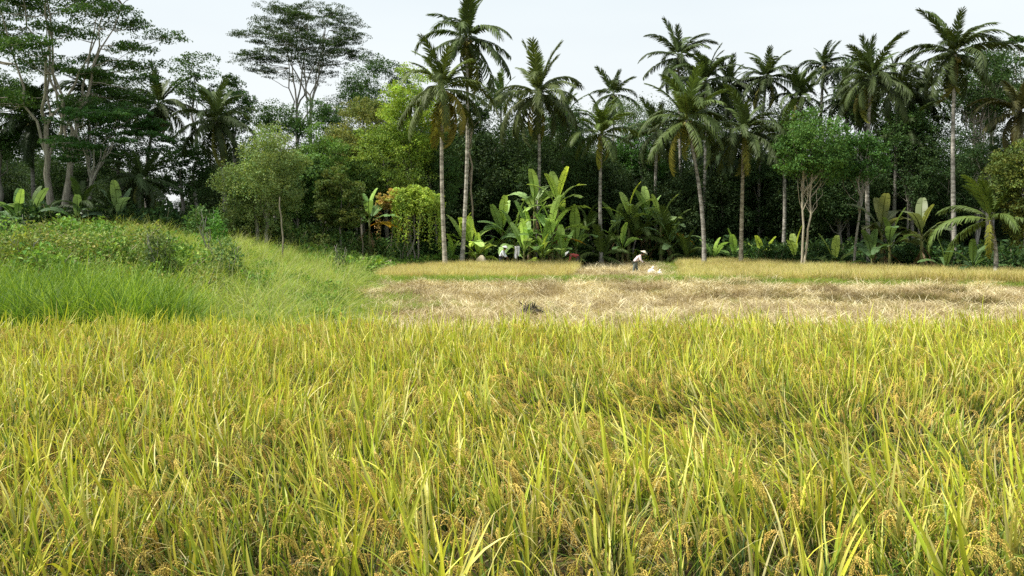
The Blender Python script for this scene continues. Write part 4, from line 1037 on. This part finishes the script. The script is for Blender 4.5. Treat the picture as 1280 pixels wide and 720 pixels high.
white_hat = solidmat('white_hat', (.7, .7, .66), .8, (.8, .8, .78), 30)
dP = 46.0; gx = wx(796, dP)
person('bent person in pale pink shirt, grey trousers and conical hat working in the cut field', (gx, dP, float(ground(gx, dP)) + .05), R(-8),
       (-.10, 0, .80), (.16, 0, 1.10), (.36, 0, 1.25), (.42, 0, .74), [(-.22, 0, 0), (-.02, 0, 0)], [(-.16, 0, .42), (.02, 0, .42)], (.22, 0, .86),
       cloth('pink_shirt', (.80, .66, .68), (.86, .74, .74)), cloth('grey_trousers', (.13, .15, .13), (.19, .21, .18)), straw_hat, hat_tilt=.45)
d2 = 53.9; g2 = wx(627, d2)
person('person in a white shirt and pale hat showing above the dry rice block', (g2, d2, float(ground(g2, d2))), R(-15),
       (-.05, 0, .78), (.10, 0, 1.10), (.24, 0, 1.30), (.38, 0, .70), [(-.15, 0, 0), (.02, 0, 0)], [(-.08, 0, .41), (.05, 0, .41)], (.2, 0, .85),
       cloth('white_shirt', (.74, .80, .86), (.82, .85, .88)), cloth('dark_trousers', (.05, .06, .08)), white_hat, hat_tilt=.35)
d3 = 53.5; g3 = wx(719, d3)
person('stooping person in red shirt and white hat behind the dry rice block', (g3, d3, float(ground(g3, d3))), R(180),
       (-.20, 0, .82), (.27, 0, .92), (.50, 0, .96), (.50, 0, .35), [(-.25, 0, 0), (-.05, 0, 0)], [(-.18, 0, .42), (.0, 0, .42)], (.36, 0, .60),
       cloth('red_shirt', (.30, .05, .05), (.38, .09, .07)), cloth('brown_trousers', (.10, .08, .06)), white_hat, hat_tilt=.9)

# ------------------------------------------------------------------ small things in the fields
def lump(r, h, n=14, m=9, amp=.12, c=(1, 1, 1), neck=0):
    A = Acc(); V = []; a = np.arange(n * 2) / (n * 2) * 2 * PI
    ph = rng.uniform(0, 6, 6)
    for k in range(m):
        t = k / (m - 1); rr = math.sin(PI * (t * .86 + .10)) ** .6
        for b in a:
            w_ = 1 + amp * math.sin(3 * b + ph[0] + 2 * t) + amp * .6 * math.sin(7 * b + ph[1] - 3 * t) + amp * .5 * math.sin(5 * b + 6 * t)
            w_ *= 1 + (rng.uniform(-.22, .22) if amp > .25 else 0); V.append((r * rr * w_ * math.cos(b), r * .8 * rr * w_ * math.sin(b), h * t * (w_ if amp > .25 else 1) + .02 * math.sin(4 * b + ph[2]) * t))
    N_ = n * 2; F = [[k * N_ + j, k * N_ + (j + 1) % N_, (k + 1) * N_ + (j + 1) % N_, (k + 1) * N_ + j] for k in range(m - 1) for j in range(N_)]
    V.append((0, 0, h * 1.0)); A.add(V, F, c)
    top = (m - 1) * N_; A.add([V[top + j] for j in range(N_)] + [(0, 0, h * 1.02)], [[j, (j + 1) % N_, N_] for j in range(N_)], c)
    return A
sackm = solidmat('white_sack', (.74, .76, .80), .5, (.84, .86, .88), 14, .4)
def sack(label, px, d, r, h, rz, knotdir):
    x = wx(px, d); root = thing('sack', label, 'sack', (x, d, float(ground(x, d)) + .08), rz)
    link('bag', lump(r, h, amp=.10).mesh('bag', sackm, True), root)
    A = Acc(); P = np.array([(0, 0, h * .96), (.03, 0, h + .03), (.07 * knotdir, 0, h + .07), (.13 * knotdir, 0, h + .09)]); tube(A, P, [.05, .022, .03, .055], 8)
    link('knot', A.mesh('knot', sackm, True), root)
    return root
sack('larger white sack standing beside the bent worker', 814, 45.6, .24, .40, .3, 1)
s2 = sack('smaller white sack lying further from the bent worker', 824, 45.4, .24, .25, 1.0, 1)
A = lump(.06, .08, amp=.2)
o = link('jug', A.mesh('jug', solidmat('dark_plastic', (.02, .02, .02), .4), True), None, (wx(828.5, 45.2), 45.2, float(ground(wx(828.5, 45.2), 45.2)) + .14)); o['label'] = 'small dark jug beside the lying white sack'; o['category'] = 'jug'
d = 53.6; x = wx(602, d); root = thing('bundle', 'cream coloured sack heap left of the person in white', 'sack', (x, d, float(ground(x, d))))
link('bag', lump(.34, .86, amp=.14).mesh('bag', solidmat('cream_sack', (.42, .36, .25), .8, (.52, .45, .33), 10, .4), True), root)
# white cloth hanging from a stake
x = wx(646, d); root = thing('hanging_cloth', 'white cloth hanging on a stake right of the person in white', 'cloth', (x, d, float(ground(x, d))))
A = Acc(); tube(A, curve((0, 0, 0), (0.02, 0, 1.55), 0, 5, .01), .02, 6); tube(A, np.array([(-.16, 0, 1.46), (.2, 0, 1.5)]), .012, 5); link('stake', A.mesh('stake', M['bark'], True), root)
A = Acc(); nx, nz_ = 13, 10; V = []
for k in range(nz_):
    for j in range(nx):
        u = j / (nx - 1); v = k / (nz_ - 1); V.append((-.15 + .33 * u + .02 * math.sin(v * 5), .04 * math.sin(u * 13) * (.3 + v) + .03, 1.48 - v * (.75 + .12 * math.sin(u * 6))))
A.add(V, [[k * nx + j, k * nx + j + 1, (k + 1) * nx + j + 1, (k + 1) * nx + j] for k in range(nz_ - 1) for j in range(nx - 1)], (1, 1, 1))
o = link('cloth', A.mesh('cloth', cloth('white_cloth', (.78, .78, .78)), True), root); so_ = o.modifiers.new('t', 'SOLIDIFY'); so_.thickness = .006
# dark heap in the cut field
d = 22.6; x = wx(664, d); root = thing('dark_heap', 'dark grey heap of withered leaves and twigs in the cut straw just behind the rice', 'heap', (x, d, float(ground(x, d))))
link('mound', lump(.30, .24, amp=.14).mesh('mound', solidmat('charred', (.02, .02, .02), .9, (.10, .09, .075), 14, 1.0), True), root)
A = Acc()
for k in range(170):
    a = rng.uniform(0, 6.28); r_ = .34 * math.sqrt(rng.random()); c = np.array([(.05, .055, .05), (.09, .09, .085), (.16, .14, .11), (.03, .035, .03), (.34, .29, .2)][int(rng.integers(5))])
    blade(A, (math.cos(a) * r_, math.sin(a) * r_ * .7, .26 * (1 - (r_ / .36) ** 2)), rng.uniform(0, 6.28), rng.uniform(.15, .42), rng.uniform(.02, .05), R(rng.uniform(-5, 75)), R(rng.uniform(20, 110)), 4, c, c * 1.2, rng.uniform(-.6, .6))
link('dead_leaves', A.mesh('dead_leaves', M['straw']), root)
A = Acc()
for k in range(9):
    a = rng.uniform(0, 6.28); tube(A, curve((math.cos(a) * .2, math.sin(a) * .15, .1), (math.cos(a) * rng.uniform(.2, .5), math.sin(a) * .3, rng.uniform(.25, .5)), .05, 5, .06), np.linspace(.010, .004, 5), 4)
link('twigs', A.mesh('twigs', solidmat('twig', (.05, .045, .035), .9, (.2, .17, .12), 9)), root)
# bare stakes by the scrub and the creeper
for i, (px, py0, py1, d, lb) in enumerate([(356, 246, 292, 40, 'thin leaning bare trunk right of the olive tree'), (507, 262, 300, 55.5, 'thin bare stake under the withering creeper'), (455, 262, 308, 52, 'leaning bare pole beside the golden leaved banana plant')]):
    x = wx(px, d); z = float(ground(x, d)); A = Acc(); tube(A, curve((0, 0, -.1), (-.25, 0, wz(py0, d) - z), 0, 8, .012), np.linspace(.05, .025, 8), 7)
    o = link('bare_pole', A.mesh('bare_pole', M['bark'], True), None, (x, d, z), (.75, .7, .6)); o['label'] = lb; o['category'] = 'pole'
